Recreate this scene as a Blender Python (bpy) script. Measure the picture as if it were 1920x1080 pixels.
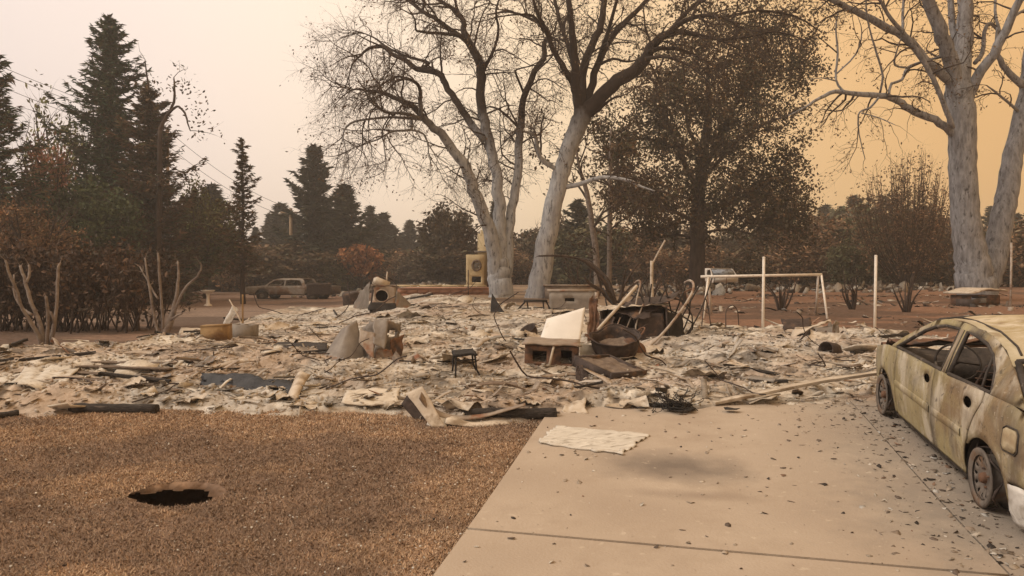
import bpy, math, random
import numpy as np
from mathutils import Vector, Euler, Matrix
from mathutils.geometry import delaunay_2d_cdt

for o in list(bpy.data.objects): bpy.data.objects.remove(o)
random.seed(11); rng = np.random.default_rng(11)
PI = math.pi; R = math.radians
S = bpy.context.scene; COL = S.collection

# ------------------------------------------------------------------ camera, sky, sun, exposure
F = 1440.0; HY = 512.0; EYE = 1.68
PITCH = math.atan((540 - HY) / F)
cam_d = bpy.data.cameras.new('camera'); cam = bpy.data.objects.new('camera', cam_d); COL.objects.link(cam)
cam.location = (0, 0, EYE); cam.rotation_euler = (PI/2 - PITCH, 0, 0)
cam_d.sensor_width = 36; cam_d.lens = 36*F/1920; cam_d.clip_end = 3000; cam_d.clip_start = 0.05
S.camera = cam
S.render.engine = 'CYCLES'; S.render.resolution_x = 1024; S.render.resolution_y = 576
S.view_settings.view_transform = 'Standard'; S.view_settings.look = 'None'
S.view_settings.gamma = 1; S.view_settings.use_curve_mapping = False
S.view_settings.exposure = 0.18
SUN_EL, SUN_AZ = R(47), R(-103)           # azimuth from +Y towards +X; light from the left
w = bpy.data.worlds.new('World'); S.world = w; w.use_nodes = True
nt = w.node_tree; N = nt.nodes; L = nt.links
for n in list(N): N.remove(n)
out = N.new('ShaderNodeOutputWorld'); bg_sky = N.new('ShaderNodeBackground'); bg_smoke = N.new('ShaderNodeBackground')
addn = N.new('ShaderNodeAddShader')
sky = N.new('ShaderNodeTexSky'); sky.sky_type = 'NISHITA'; sky.sun_disc = False
sky.sun_elevation = SUN_EL; sky.sun_rotation = SUN_AZ % (2*PI); sky.dust_density = 8; sky.air_density = 1.0
bg_sky.inputs['Strength'].default_value = 0.05*0.25
L.new(sky.outputs[0], bg_sky.inputs['Color'])
# smoke veil over the sky: thick amber smoke on one side, pale grey-pink on the other
tc = N.new('ShaderNodeTexCoord'); sep = N.new('ShaderNodeSeparateXYZ'); L.new(tc.outputs['Generated'], sep.inputs[0])
nz = N.new('ShaderNodeTexNoise'); nz.inputs['Scale'].default_value = 1.6; nz.inputs['Detail'].default_value = 2
L.new(tc.outputs['Generated'], nz.inputs['Vector'])
m1 = N.new('ShaderNodeMath'); m1.operation = 'MULTIPLY_ADD'; L.new(sep.outputs['X'], m1.inputs[0]); m1.inputs[1].default_value = 0.5; m1.inputs[2].default_value = 0.42
m2 = N.new('ShaderNodeMath'); m2.operation = 'MULTIPLY_ADD'; L.new(nz.outputs['Fac'], m2.inputs[0]); m2.inputs[1].default_value = 0.16; L.new(m1.outputs[0], m2.inputs[2])
rampn = N.new('ShaderNodeValToRGB'); L.new(m2.outputs[0], rampn.inputs['Fac'])
cr = rampn.color_ramp; cr.interpolation = 'B_SPLINE'
stops = [(0.0, (.66,.57,.53)), (.22, (.80,.675,.61)), (.36, (.94,.765,.635)), (.50, (.95,.74,.50)), (.62, (.82,.535,.265)), (.76, (.75,.42,.145)), (1.0, (.60,.31,.10))]
cr.elements[0].position = stops[0][0]; cr.elements[0].color = (*stops[0][1], 1)
cr.elements[1].position = stops[-1][0]; cr.elements[1].color = (*stops[-1][1], 1)
for p, c in stops[1:-1]:
    e = cr.elements.new(p); e.color = (*c, 1)
hm = N.new('ShaderNodeMapRange'); L.new(sep.outputs['Z'], hm.inputs['Value'])
hm.inputs['From Min'].default_value = 0.0; hm.inputs['From Max'].default_value = 0.40
hm.inputs['To Min'].default_value = 0.88; hm.inputs['To Max'].default_value = 1.07
mulc = N.new('ShaderNodeMix'); mulc.data_type = 'RGBA'; mulc.blend_type = 'MULTIPLY'; mulc.inputs['Factor'].default_value = 1
L.new(rampn.outputs['Color'], mulc.inputs[6]); L.new(hm.outputs[0], mulc.inputs[7])
L.new(mulc.outputs[2], bg_smoke.inputs['Color']); bg_smoke.inputs['Strength'].default_value = 1.02
L.new(bg_sky.outputs[0], addn.inputs[0]); L.new(bg_smoke.outputs[0], addn.inputs[1]); L.new(addn.outputs[0], out.inputs['Surface'])
sun_d = bpy.data.lights.new('sun', 'SUN'); sun = bpy.data.objects.new('sun', sun_d); COL.objects.link(sun)
sun_d.energy = 1.5; sun_d.angle = R(14); sun_d.color = (1.0, .89, .74)
sv = Vector((math.sin(SUN_AZ)*math.cos(SUN_EL), math.cos(SUN_AZ)*math.cos(SUN_EL), math.sin(SUN_EL)))
sun.rotation_euler = sv.to_track_quat('Z', 'Y').to_euler()

# ------------------------------------------------------------------ helpers
_tab = np.random.default_rng(5).random((256, 256))
def vn(x, y):
    x = np.asarray(x, float); y = np.asarray(y, float)
    xi = np.floor(x).astype(int); yi = np.floor(y).astype(int); fx = x-xi; fy = y-yi
    fx = fx*fx*(3-2*fx); fy = fy*fy*(3-2*fy)
    a = _tab[xi & 255, yi & 255]; b = _tab[(xi+1) & 255, yi & 255]; c = _tab[xi & 255, (yi+1) & 255]; d = _tab[(xi+1) & 255, (yi+1) & 255]
    return (a*(1-fx)+b*fx)*(1-fy) + (c*(1-fx)+d*fx)*fy
def fbm(x, y, o=4, s=0.):
    t = 0; a = .5; n = 0
    for i in range(o):
        t = t + a*vn(np.asarray(x)*2**i + 17.3*i + s, np.asarray(y)*2**i + 9.1*i + s*1.7); n += a; a *= .5
    return t/n
_yt = np.arange(-60, 900, .25)
def _prof(ys, zs):
    t = np.interp(_yt, ys, zs); k = np.exp(-np.linspace(-2, 2, 13)**2); k /= k.sum()
    return np.convolve(np.pad(t, 6, mode='edge'), k, 'valid')
_pr = _prof([-60, 3.4, 5.17, 7.53, 9.5, 15, 28, 45, 70, 120, 900], [0, 0, .09, .28, .38, .52, .80, .82, .72, .6, .6])
_pl = _prof([-60, 3.4, 5.17, 7.53, 9.5, 13, 18, 25, 45, 120, 900], [0, 0, .09, .28, .38, .42, .38, .25, .20, .3, .6])
def sst(a, b, x):
    t = np.clip((np.asarray(x, float)-a)/(b-a), 0, 1); return t*t*(3-2*t)
def gz(x, y):
    x = np.asarray(x, float); y = np.asarray(y, float)
    u = x/np.maximum(y, 3); k = sst(-.10, -.25, u)
    return np.interp(y, _yt, _pr)*(1-k) + np.interp(y, _yt, _pl)*k
_c, _s = math.cos(PITCH), math.sin(PITCH)
def ray(px, py):
    v = (540-py)/F; return np.array([(px-960)/F, _c + _s*v, -_s + _c*v])
def at(px, py, d):
    r = ray(px, py); t = d/r[1]; return np.array([r[0]*t, d, EYE + r[2]*t])
def P(px, py):
    r = ray(px, py); ts = np.concatenate([np.arange(2, 40, .02), np.arange(40, 300, .2)])
    x = r[0]*ts; y = r[1]*ts; z = EYE + r[2]*ts
    b = np.nonzero(z <= gz(x, y))[0]
    i = b[0] if len(b) else len(ts)-1
    return np.array([x[i], y[i], float(gz(x[i], y[i]))])

class MB:
    def __init__(s): s.v = []; s.f3 = []; s.f4 = []; s.c = []; s.n = 0
    def add(s, V, T=None, Q=None, col=None):
        V = np.asarray(V, float).reshape(-1, 3)
        if T is not None and len(T): s.f3.append(np.asarray(T, int).reshape(-1, 3)+s.n)
        if Q is not None and len(Q): s.f4.append(np.asarray(Q, int).reshape(-1, 4)+s.n)
        s.v.append(V)
        if col is not None:
            c = np.asarray(col, float)
            if c.ndim == 1: c = np.tile(c, (len(V), 1))
            s.c.append(c)
        s.n += len(V)
    def box(s, c, size, rot=None, taper=1.0):
        a = np.array([[-1,-1,-1],[1,-1,-1],[1,1,-1],[-1,1,-1],[-1,-1,1],[1,-1,1],[1,1,1],[-1,1,1]], float)*np.array(size)/2
        a[4:, :2] *= taper
        if rot is not None: a = a @ np.array(Euler(rot).to_matrix()).T
        s.add(a+np.array(c), Q=[[0,3,2,1],[4,5,6,7],[0,1,5,4],[1,2,6,5],[2,3,7,6],[3,0,4,7]])
    def tube(s, pts, rad, sides=6, cap=True, col=None):
        p = np.asarray(pts, float); n = len(p); r = np.broadcast_to(np.asarray(rad, float), (n,))
        t = np.empty_like(p); t[1:-1] = p[2:]-p[:-2]; t[0] = p[1]-p[0]; t[-1] = p[-1]-p[-2]
        t /= np.linalg.norm(t, axis=1)[:, None]+1e-9
        ref = np.array([0, 0, 1.]) if abs(t[0][2]) < .8 else np.array([1., 0, 0])
        a = np.cross(t, ref); nn = np.linalg.norm(a, axis=1)[:, None]; a = a/np.maximum(nn, 1e-6)
        for i in range(1, n):
            q = a[i-1]-t[i]*np.dot(a[i-1], t[i]); l = np.linalg.norm(q)
            if l > 1e-6: a[i] = q/l
        b = np.cross(t, a); th = np.arange(sides)*2*PI/sides
        V = p[:, None, :] + r[:, None, None]*(np.cos(th)[None, :, None]*a[:, None, :] + np.sin(th)[None, :, None]*b[:, None, :])
        i, j = np.meshgrid(np.arange(n-1), np.arange(sides), indexing='ij'); j2 = (j+1) % sides
        Q = np.stack([i*sides+j, i*sides+j2, (i+1)*sides+j2, (i+1)*sides+j], -1).reshape(-1, 4)
        T = []
        if cap:
            for k in range(1, sides-1): T.append([0, k+1, k]); T.append([(n-1)*sides, (n-1)*sides+k, (n-1)*sides+k+1])
        s.add(V.reshape(-1, 3), T=T, Q=Q, col=col)
    def lathe(s, prof, seg=20, M=None):
        th = np.arange(seg)*2*PI/seg; pr = np.array(prof, float)
        V = np.stack([pr[:, 0][:, None]*np.cos(th), pr[:, 0][:, None]*np.sin(th), np.repeat(pr[:, 1][:, None], seg, 1)], -1).reshape(-1, 3)
        i, j = np.meshgrid(np.arange(len(pr)-1), np.arange(seg), indexing='ij'); j2 = (j+1) % seg
        Q = np.stack([i*seg+j, i*seg+j2, (i+1)*seg+j2, (i+1)*seg+j], -1).reshape(-1, 4)
        if M is not None: V = V @ np.array(M.to_3x3()).T + np.array(M.to_translation())
        s.add(V, Q=Q)
    def grid(s, Vg, col=None):
        a, b = Vg.shape[:2]; i, j = np.meshgrid(np.arange(a-1), np.arange(b-1), indexing='ij')
        Q = np.stack([i*b+j, i*b+j+1, (i+1)*b+j+1, (i+1)*b+j], -1).reshape(-1, 4)
        s.add(Vg.reshape(-1, 3), Q=Q, col=col)
    def mesh(s, name, mat, smooth=False):
        V = np.concatenate(s.v); me = bpy.data.meshes.new(name)
        f3 = np.concatenate(s.f3) if s.f3 else np.zeros((0, 3), int); f4 = np.concatenate(s.f4) if s.f4 else np.zeros((0, 4), int)
        me.vertices.add(len(V)); me.vertices.foreach_set('co', V.astype(np.float32).ravel())
        nl = f3.size+f4.size; me.loops.add(nl); me.loops.foreach_set('vertex_index', np.concatenate([f3.ravel(), f4.ravel()]).astype(np.int32))
        m = len(f3)+len(f4); me.polygons.add(m)
        st = np.concatenate([np.arange(len(f3))*3, len(f3)*3+np.arange(len(f4))*4]).astype(np.int32)
        me.polygons.foreach_set('loop_start', st)
        if smooth: me.polygons.foreach_set('use_smooth', np.ones(m, bool))
        if s.c:
            at_ = me.attributes.new('Col', 'FLOAT_COLOR', 'POINT'); c = np.concatenate(s.c); c = np.concatenate([c[:, :3], np.ones((len(c), 1))], 1)
            at_.data.foreach_set('color', c.astype(np.float32).ravel())
        me.update(calc_edges=True); me.validate()
        if mat: me.materials.append(mat)
        return me
    def obj(s, name, mat, parent=None, smooth=False, solid=0):
        o = bpy.data.objects.new(name, s.mesh(name, mat, smooth)); COL.objects.link(o)
        if parent: o.parent = parent
        if solid:
            md = o.modifiers.new('thickness', 'SOLIDIFY'); md.thickness = solid; md.offset = 0
        return o
def tag(o, label=None, cat=None, group=None, kind=None):
    if label: o['label'] = label
    if cat: o['category'] = cat
    if group: o['group'] = group
    if kind: o['kind'] = kind
    return o
def thing(name, label, cat, loc, rot=(0, 0, 0), group=None):
    o = bpy.data.objects.new(name, None); COL.objects.link(o); o.location = Vector([float(v) for v in loc]); o.rotation_euler = rot
    o.empty_display_size = .2
    return tag(o, label, cat, group)
def copy_tree(o, parent=None):
    c = o.copy(); COL.objects.link(c); c.parent = parent
    for ch in o.children: copy_tree(ch, c)
    return c

# ------------------------------------------------------------------ materials
def mat(name, c1, c2, scale=6, c3=None, s3=1.5, t3=.55, rough=.9, bump=.25, bscale=None, attr=False, metal=0, spec=.3, stretch=None, sheen=False, transl=0):
    m = bpy.data.materials.new(name); m.use_nodes = True; t = m.node_tree; n = t.nodes; l = t.links
    b = n['Principled BSDF']; b.inputs['Roughness'].default_value = rough; b.inputs['Metallic'].default_value = metal
    b.inputs['Specular IOR Level'].default_value = spec
    tcn = n.new('ShaderNodeTexCoord'); vec = tcn.outputs['Object']
    if stretch:
        mp = n.new('ShaderNodeMapping'); mp.inputs['Scale'].default_value = stretch; l.new(vec, mp.inputs[0]); vec = mp.outputs[0]
    nz = n.new('ShaderNodeTexNoise'); nz.inputs['Scale'].default_value = scale; nz.inputs['Detail'].default_value = 6; nz.inputs['Roughness'].default_value = .65
    l.new(vec, nz.inputs['Vector'])
    rp = n.new('ShaderNodeValToRGB'); l.new(nz.outputs['Fac'], rp.inputs[0]); e = rp.color_ramp.elements
    e[0].position = .33; e[1].position = .67; e[0].color = (*c1, 1); e[1].color = (*c2, 1)
    colr = rp.outputs['Color']
    if attr:
        a = n.new('ShaderNodeAttribute'); a.attribute_name = 'Col'
        mx = n.new('ShaderNodeMix'); mx.data_type = 'RGBA'; mx.blend_type = 'MULTIPLY'; mx.inputs['Factor'].default_value = 1
        l.new(a.outputs['Color'], mx.inputs[6]); l.new(colr, mx.inputs[7]); colr = mx.outputs[2]
    if c3:
        n3 = n.new('ShaderNodeTexNoise'); n3.inputs['Scale'].default_value = s3; n3.inputs['Detail'].default_value = 5; n3.inputs['Roughness'].default_value = .6; l.new(vec, n3.inputs['Vector'])
        mr = n.new('ShaderNodeMapRange'); l.new(n3.outputs['Fac'], mr.inputs[0]); mr.inputs[1].default_value = t3-.06; mr.inputs[2].default_value = t3+.06
        mx = n.new('ShaderNodeMix'); mx.data_type = 'RGBA'; l.new(mr.outputs[0], mx.inputs['Factor']); l.new(colr, mx.inputs[6]); mx.inputs[7].default_value = (*c3, 1); colr = mx.outputs[2]
    l.new(colr, b.inputs['Base Color'])
    if bump:
        nb = n.new('ShaderNodeTexNoise'); nb.inputs['Scale'].default_value = bscale or scale*3; nb.inputs['Detail'].default_value = 8; l.new(vec, nb.inputs['Vector'])
        bp = n.new('ShaderNodeBump'); bp.inputs['Strength'].default_value = bump; bp.inputs['Distance'].default_value = .03
        l.new(nb.outputs['Fac'], bp.inputs['Height']); l.new(bp.outputs[0], b.inputs['Normal'])
    if transl: b.inputs['Transmission Weight'].default_value = 0
    m.diffuse_color = (*c1, 1)
    return m
W1 = (.8, .8, .8); W2 = (1.15, 1.15, 1.15)
M = {}
M['ground'] = mat('ground', (.62,.62,.62), (1.25,1.22,1.2), 9, attr=True, bump=.5, bscale=22, rough=1, spec=.1)
M['grass'] = mat('dead_grass', W1, W2, 3, attr=True, bump=0, rough=1, spec=.1)
M['ash'] = mat('ash', (.62,.6,.58), (1.2,1.2,1.2), 7, attr=True, bump=.6, bscale=30, rough=1, spec=.1)
M['frag'] = mat('debris', (.75,.75,.75), (1.15,1.15,1.15), 14, attr=True, bump=.4, bscale=40, rough=.95, spec=.15)
M['plaster'] = mat('plaster', (.45,.39,.31), (.62,.56,.47), 6, c3=(.20,.15,.11), s3=4, t3=.62, rough=.95)
M['char'] = mat('charred_wood', (.018,.015,.013), (.06,.05,.045), 9, c3=(.16,.13,.11), s3=5, t3=.64, rough=.85, stretch=(1, 6, 6), bump=.7)
M['sheet'] = mat('burnt_sheet_metal', (.20,.15,.115), (.36,.30,.24), 5, c3=(.23,.10,.05), s3=3, t3=.6, rough=.6, metal=.25)
M['sheet_grey'] = mat('grey_sheet_metal', (.15,.125,.105), (.25,.22,.19), 4, c3=(.26,.13,.07), s3=2.2, t3=.63, rough=.6, metal=.25)
M['sheet_pale'] = mat('pale_sheet_metal', (.42,.35,.27), (.58,.51,.42), 6, c3=(.26,.20,.14), s3=4, t3=.6, rough=.7, metal=.1)
M['shingle'] = mat('shingle', (.10,.075,.06), (.22,.17,.13), 12, rough=1)
M['rust'] = mat('rusty_steel', (.10,.055,.035), (.22,.12,.075), 9, c3=(.06,.045,.04), s3=4, rough=.85, metal=.2)
M['rustdark'] = mat('dark_rusty_steel', (.035,.027,.024), (.09,.065,.055), 8, c3=(.17,.10,.06), s3=4, t3=.64, rough=.8, metal=.2)
M['black'] = mat('soot_black', (.012,.011,.010), (.035,.03,.028), 8, rough=.9)
M['enamel'] = mat('white_enamel', (.66,.62,.56), (.74,.70,.64), 4, c3=(.52,.45,.36), s3=2.5, t3=.66, rough=.45, bump=.05, spec=.4)
M['whitepaint'] = mat('old_white_paint', (.58,.52,.45), (.74,.68,.60), 9, c3=(.36,.27,.2), s3=6, t3=.66, rough=.7)
M['pipe'] = mat('pale_pipe', (.30,.25,.20), (.44,.38,.32), 9, c3=(.2,.12,.08), s3=5, rough=.65)
M['bark'] = mat('dark_bark', (.03,.022,.018), (.085,.06,.048), 5, rough=1, bump=.8, bscale=14, stretch=(1, 1, .3))
M['twig'] = mat('burnt_twigs', (.045,.03,.022), (.10,.068,.05), 3, rough=1, bump=0)
M['stem'] = mat('scorched_stem', (.13,.10,.085), (.26,.22,.19), 8, rough=1, bump=.5)
M['leaf'] = mat('foliage', (.75,.75,.75), (1.25,1.25,1.25), .8, attr=True, bump=0, rough=.9, spec=.1)
M['carpaint'] = mat('burnt_car_paint', (.25,.20,.10), (.37,.31,.17), 2.2, c3=(.44,.39,.29), s3=1.8, t3=.62, rough=.75, bump=.12, bscale=30)
M['carroof'] = mat('burnt_car_roof', (.33,.26,.14), (.50,.43,.31), 3.5, c3=(.19,.13,.08), s3=4, t3=.63, rough=.8, bump=.15, bscale=30)
M['carinner'] = mat('sooty_car_frame', (.025,.021,.019), (.085,.07,.06), 7, c3=(.22,.18,.14), s3=5, t3=.66, rough=.9)
M['rim'] = mat('burnt_rim', (.09,.075,.065), (.20,.17,.145), 7, c3=(.16,.09,.05), s3=5, t3=.62, rough=.75, metal=.2)
M['ashwhite'] = mat('white_ash_metal', (.52,.49,.45), (.72,.70,.66), 5, c3=(.30,.25,.2), s3=5, t3=.62, rough=.9)
M['greypaint'] = mat('scorched_grey_paint', (.20,.175,.155), (.34,.31,.285), 2, c3=(.17,.10,.065), s3=1.2, t3=.55, rough=.8)
M['brick'] = mat('scorched_brick', (.28,.13,.08), (.40,.23,.15), 3, rough=.95)
M['stone'] = mat('buff_stone', (.46,.36,.21), (.60,.49,.31), 4, rough=.95)
M['block'] = mat('grey_block', (.19,.17,.15), (.28,.25,.22), 6, rough=.95)
M['ochre'] = mat('ochre_metal', (.22,.135,.06), (.32,.21,.10), 5, c3=(.14,.08,.04), rough=.85)
M['pole'] = mat('pole_wood', (.22,.155,.10), (.34,.25,.17), 3, rough=1, stretch=(1,1,.2))
M['bluepanel'] = mat('blue_grey_panel', (.20,.23,.28), (.42,.45,.50), 5, c3=(.10,.09,.09), s3=4, rough=.7)
M['wire'] = mat('cable', (.10,.09,.085), (.16,.14,.13), 3, rough=.8, bump=0)
M['corr'] = mat('weathered_corrugated', (.46,.42,.36), (.62,.58,.51), 5, c3=(.30,.26,.21), s3=9, t3=.6, rough=.8, stretch=(.6, 6, 1))
M['tarp'] = mat('black_plastic', (.012,.013,.016), (.04,.042,.048), 5, rough=.6, bump=.3)
M['concrete'] = mat('concrete', (.35,.284,.222), (.43,.36,.288), 2.2, rough=.95, bump=.2, bscale=60)

def burn_layers(m, layers):
    t = m.node_tree; n = t.nodes; l = t.links; b = n['Principled BSDF']; g = n.new('ShaderNodeTexCoord')
    for col, sc, lo, hi, st, fac in layers:
        src = b.inputs['Base Color'].links[0].from_socket; mp = n.new('ShaderNodeMapping'); mp.inputs['Scale'].default_value = st; mp.inputs['Location'].default_value = (sc*3.1, sc, sc*.7); l.new(g.outputs['Object'], mp.inputs[0])
        q = n.new('ShaderNodeTexNoise'); q.inputs['Scale'].default_value = sc; q.inputs['Detail'].default_value = 7; q.inputs['Roughness'].default_value = .62; q.inputs['Distortion'].default_value = .6; l.new(mp.outputs[0], q.inputs['Vector'])
        r = n.new('ShaderNodeMapRange'); l.new(q.outputs['Fac'], r.inputs[0]); r.inputs[1].default_value = lo; r.inputs[2].default_value = hi; r.inputs[4].default_value = fac
        x = n.new('ShaderNodeMix'); x.data_type = 'RGBA'; l.new(r.outputs[0], x.inputs['Factor']); l.new(src, x.inputs[6]); x.inputs[7].default_value = (*col, 1); l.new(x.outputs[2], b.inputs['Base Color'])
burn_layers(M['carpaint'], [((.18,.115,.068), 1.3, .45, .62, (1, 1, 1.5), .75), ((.52,.47,.39), 1.7, .52, .62, (1.4, 1, .7), .7), ((.10,.082,.067), 2.2, .50, .64, (1, 1, .6), .85), ((.30,.26,.20), 6, .48, .66, (1.5, 1, .3), .5), ((.05,.04,.032), 15, .60, .68, (1, 1, 1), .65), ((.58,.53,.45), 26, .62, .70, (1, 1, 1), .45)])
burn_layers(M['carroof'], [((.24,.16,.09), 2.2, .52, .68, (1, 1, 1), .7), ((.62,.56,.46), 3.5, .55, .7, (1, 1, 1), .7), ((.09,.065,.05), 5, .62, .72, (1, 1, 1), .8)])
burn_layers(M['ashwhite'], [((.30,.26,.21), 5, .52, .66, (1, 1, 1), .7), ((.12,.095,.075), 11, .6, .7, (1, 1, 1), .7)])
burn_layers(M['enamel'], [((.42,.34,.25), 1.4, .60, .75, (1, 1, 1), .5)])
def bark_mat(name, z0, z1, pale=((.20,.19,.19), (.40,.385,.37)), dark=((.035,.025,.02), (.10,.07,.055))):
    m = mat(name, *pale, 8, c3=tuple(q*.35 for q in pale[0]), s3=11, t3=.62, rough=1, bump=1.0, bscale=16, stretch=(1, 1, .3)); t = m.node_tree; n = t.nodes; l = t.links
    b = n['Principled BSDF']; src = b.inputs['Base Color'].links[0].from_socket
    g = n.new('ShaderNodeTexCoord'); sp = n.new('ShaderNodeSeparateXYZ'); l.new(g.outputs['Object'], sp.inputs[0])
    nn = n.new('ShaderNodeTexNoise'); nn.inputs['Scale'].default_value = 1.3; nn.inputs['Detail'].default_value = 4; l.new(g.outputs['Object'], nn.inputs['Vector'])
    ad = n.new('ShaderNodeMath'); ad.operation = 'MULTIPLY_ADD'; l.new(nn.outputs['Fac'], ad.inputs[0]); ad.inputs[1].default_value = 2.4; l.new(sp.outputs['Z'], ad.inputs[2])
    mr = n.new('ShaderNodeMapRange'); l.new(ad.outputs[0], mr.inputs[0]); mr.inputs[1].default_value = z0+1.2; mr.inputs[2].default_value = z1+1.2
    nd = n.new('ShaderNodeTexNoise'); nd.inputs['Scale'].default_value = 6; l.new(g.outputs['Object'], nd.inputs['Vector'])
    rp = n.new('ShaderNodeValToRGB'); l.new(nd.outputs['Fac'], rp.inputs[0]); rp.color_ramp.elements[0].color = (*dark[0], 1); rp.color_ramp.elements[1].color = (*dark[1], 1)
    mx = n.new('ShaderNodeMix'); mx.data_type = 'RGBA'; l.new(mr.outputs[0], mx.inputs['Factor']); l.new(src, mx.inputs[6]); l.new(rp.outputs[0], mx.inputs[7]); l.new(mx.outputs[2], b.inputs['Base Color'])
    return m

# concrete: scattered scorch stains with shapes of their own
def concrete_stains():
    m = M['concrete']; t = m.node_tree; n = t.nodes; l = t.links; b = n['Principled BSDF']; src = b.inputs['Base Color'].links[0].from_socket
    g = n.new('ShaderNodeTexCoord')
    def mixin(src, mask, col, fac):
        k = n.new('ShaderNodeMath'); k.operation = 'MULTIPLY'; l.new(mask, k.inputs[0]); k.inputs[1].default_value = fac
        mx = n.new('ShaderNodeMix'); mx.data_type = 'RGBA'; l.new(k.outputs[0], mx.inputs['Factor']); l.new(src, mx.inputs[6]); mx.inputs[7].default_value = (*col, 1); return mx.outputs[2]
    def blob(c, sx, sy, rot=0.0, seed=0):
        mp = n.new('ShaderNodeMapping'); mp.vector_type = 'TEXTURE'; mp.inputs['Location'].default_value = (c[0], c[1], c[2]); mp.inputs['Scale'].default_value = (sx, sy, 5); mp.inputs['Rotation'].default_value = (0, 0, rot)
        l.new(g.outputs['Object'], mp.inputs[0]); ln = n.new('ShaderNodeVectorMath'); ln.operation = 'LENGTH'; l.new(mp.outputs[0], ln.inputs[0])
        nn = n.new('ShaderNodeTexNoise'); nn.inputs['Scale'].default_value = 4+seed; nn.inputs['Detail'].default_value = 5; l.new(g.outputs['Object'], nn.inputs['Vector'])
        a = n.new('ShaderNodeMath'); a.operation = 'MULTIPLY_ADD'; l.new(nn.outputs['Fac'], a.inputs[0]); a.inputs[1].default_value = 1.1; l.new(ln.outputs['Value'], a.inputs[2])
        mr = n.new('ShaderNodeMapRange'); l.new(a.outputs[0], mr.inputs[0]); mr.inputs[1].default_value = 1.75; mr.inputs[2].default_value = .75; return mr.outputs[0]
    c = P(1260, 880); src = mixin(src, blob(c, .62, .38, R(-8)), (.15,.125,.105), .9)
    c = P(1300, 935); src = mixin(src, blob(c, .50, .10, R(-8), 1), (.24,.19,.15), .6)
    c = P(1700, 830); src = mixin(src, blob(c, .75, 2.6, R(-12.5), 2), (.22,.19,.16), .7)
    c = P(1880, 1010); src = mixin(src, blob(c, .9, 1.2, R(-12.5), 2), (.20,.175,.15), .7)
    n4 = n.new('ShaderNodeTexNoise'); n4.inputs['Scale'].default_value = 1.1; n4.inputs['Detail'].default_value = 6; l.new(g.outputs['Object'], n4.inputs['Vector'])
    r4 = n.new('ShaderNodeMapRange'); l.new(n4.outputs['Fac'], r4.inputs[0]); r4.inputs[1].default_value = .5; r4.inputs[2].default_value = .75
    src = mixin(src, r4.outputs[0], (.29,.23,.18), .75)
    n5 = n.new('ShaderNodeTexNoise'); n5.inputs['Scale'].default_value = 14; n5.inputs['Detail'].default_value = 3; l.new(g.outputs['Object'], n5.inputs['Vector'])
    r5 = n.new('ShaderNodeMapRange'); l.new(n5.outputs['Fac'], r5.inputs[0]); r5.inputs[1].default_value = .66; r5.inputs[2].default_value = .74
    src = mixin(src, r5.outputs[0], (.52,.45,.36), .5)
    l.new(src, b.inputs['Base Color'])
concrete_stains()

# ------------------------------------------------------------------ ash field outline and heights
ash_px = [(-260,785),(0,774),(300,777),(560,780),(740,778),(860,792),(1035,784),(1150,772),(1330,772),(1500,760),(1650,748),(1760,735),(2150,715),
          (2150,640),(1700,634),(1500,624),(1360,624),(1290,596),(1200,578),(1050,584),(960,574),(900,564),(700,565),(570,570),(485,592),(400,630),(330,637),(200,657),(0,673),(-260,683)]
ASH = np.array([P(*q)[:2] for q in ash_px])
def poly_sd(x, y, poly):
    """signed distance, positive inside"""
    x = np.asarray(x, float); y = np.asarray(y, float); ins = np.zeros(x.shape, bool); dm = np.full(x.shape, 1e9)
    n = len(poly)
    for i in range(n):
        x0, y0 = poly[i]; x1, y1 = poly[(i+1) % n]
        c = (y0 > y) != (y1 > y)
        with np.errstate(divide='ignore', invalid='ignore'):
            ins ^= c & (x < (x1-x0)*(y-y0)/(y1-y0+1e-12)+x0)
        dx, dy = x1-x0, y1-y0; t = np.clip(((x-x0)*dx+(y-y0)*dy)/(dx*dx+dy*dy+1e-12), 0, 1)
        dm = np.minimum(dm, (x-x0-t*dx)**2+(y-y0-t*dy)**2)
    return np.where(ins, np.sqrt(dm), -np.sqrt(dm))
def ash_mask(x, y): return sst(-.25, .55, poly_sd(x, y, ASH) + (fbm(np.asarray(x)*1.3, np.asarray(y)*1.3, 3, 3.)-.5)*1.1)
def ash_h(x, y):
    x = np.asarray(x, float); y = np.asarray(y, float)
    m = fbm(x*.55, y*.55, 3, 40.); big = np.clip(m-.40, 0, 1)*.34
    f = 1-np.abs(2*fbm(x*2.6, y*3.6, 4, 8.)-1); fine = (f**2)*.085
    g = (fbm(x*7, y*9, 2, 21.)-.5)*.06
    return ash_mask(x, y)*(.015 + big + fine*.8 + g) - (1-ash_mask(x, y))*.03
def T(px, py):
    r = ray(px, py); ts = np.arange(3.5, 32, .03); x = r[0]*ts; y = r[1]*ts; z = EYE + r[2]*ts
    g = gz(x, y) + np.maximum(ash_h(x, y), 0)*.75; b = np.nonzero(z <= g)[0]; i = b[0] if len(b) else len(ts)-1
    return np.array([x[i], y[i], float(g[i])])
def top(x, y): return float(gz(x, y)) + max(float(ash_h(x, y)), 0)

# driveway frame
DA = R(12.6); dvy = np.array([math.sin(DA), math.cos(DA)]); dvx = np.array([math.cos(DA), -math.sin(DA)])
D0 = P(876, 999)[:2]                       # left edge at the cross joint
def dv(a, b): return D0 + dvx*a + dvy*b

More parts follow.
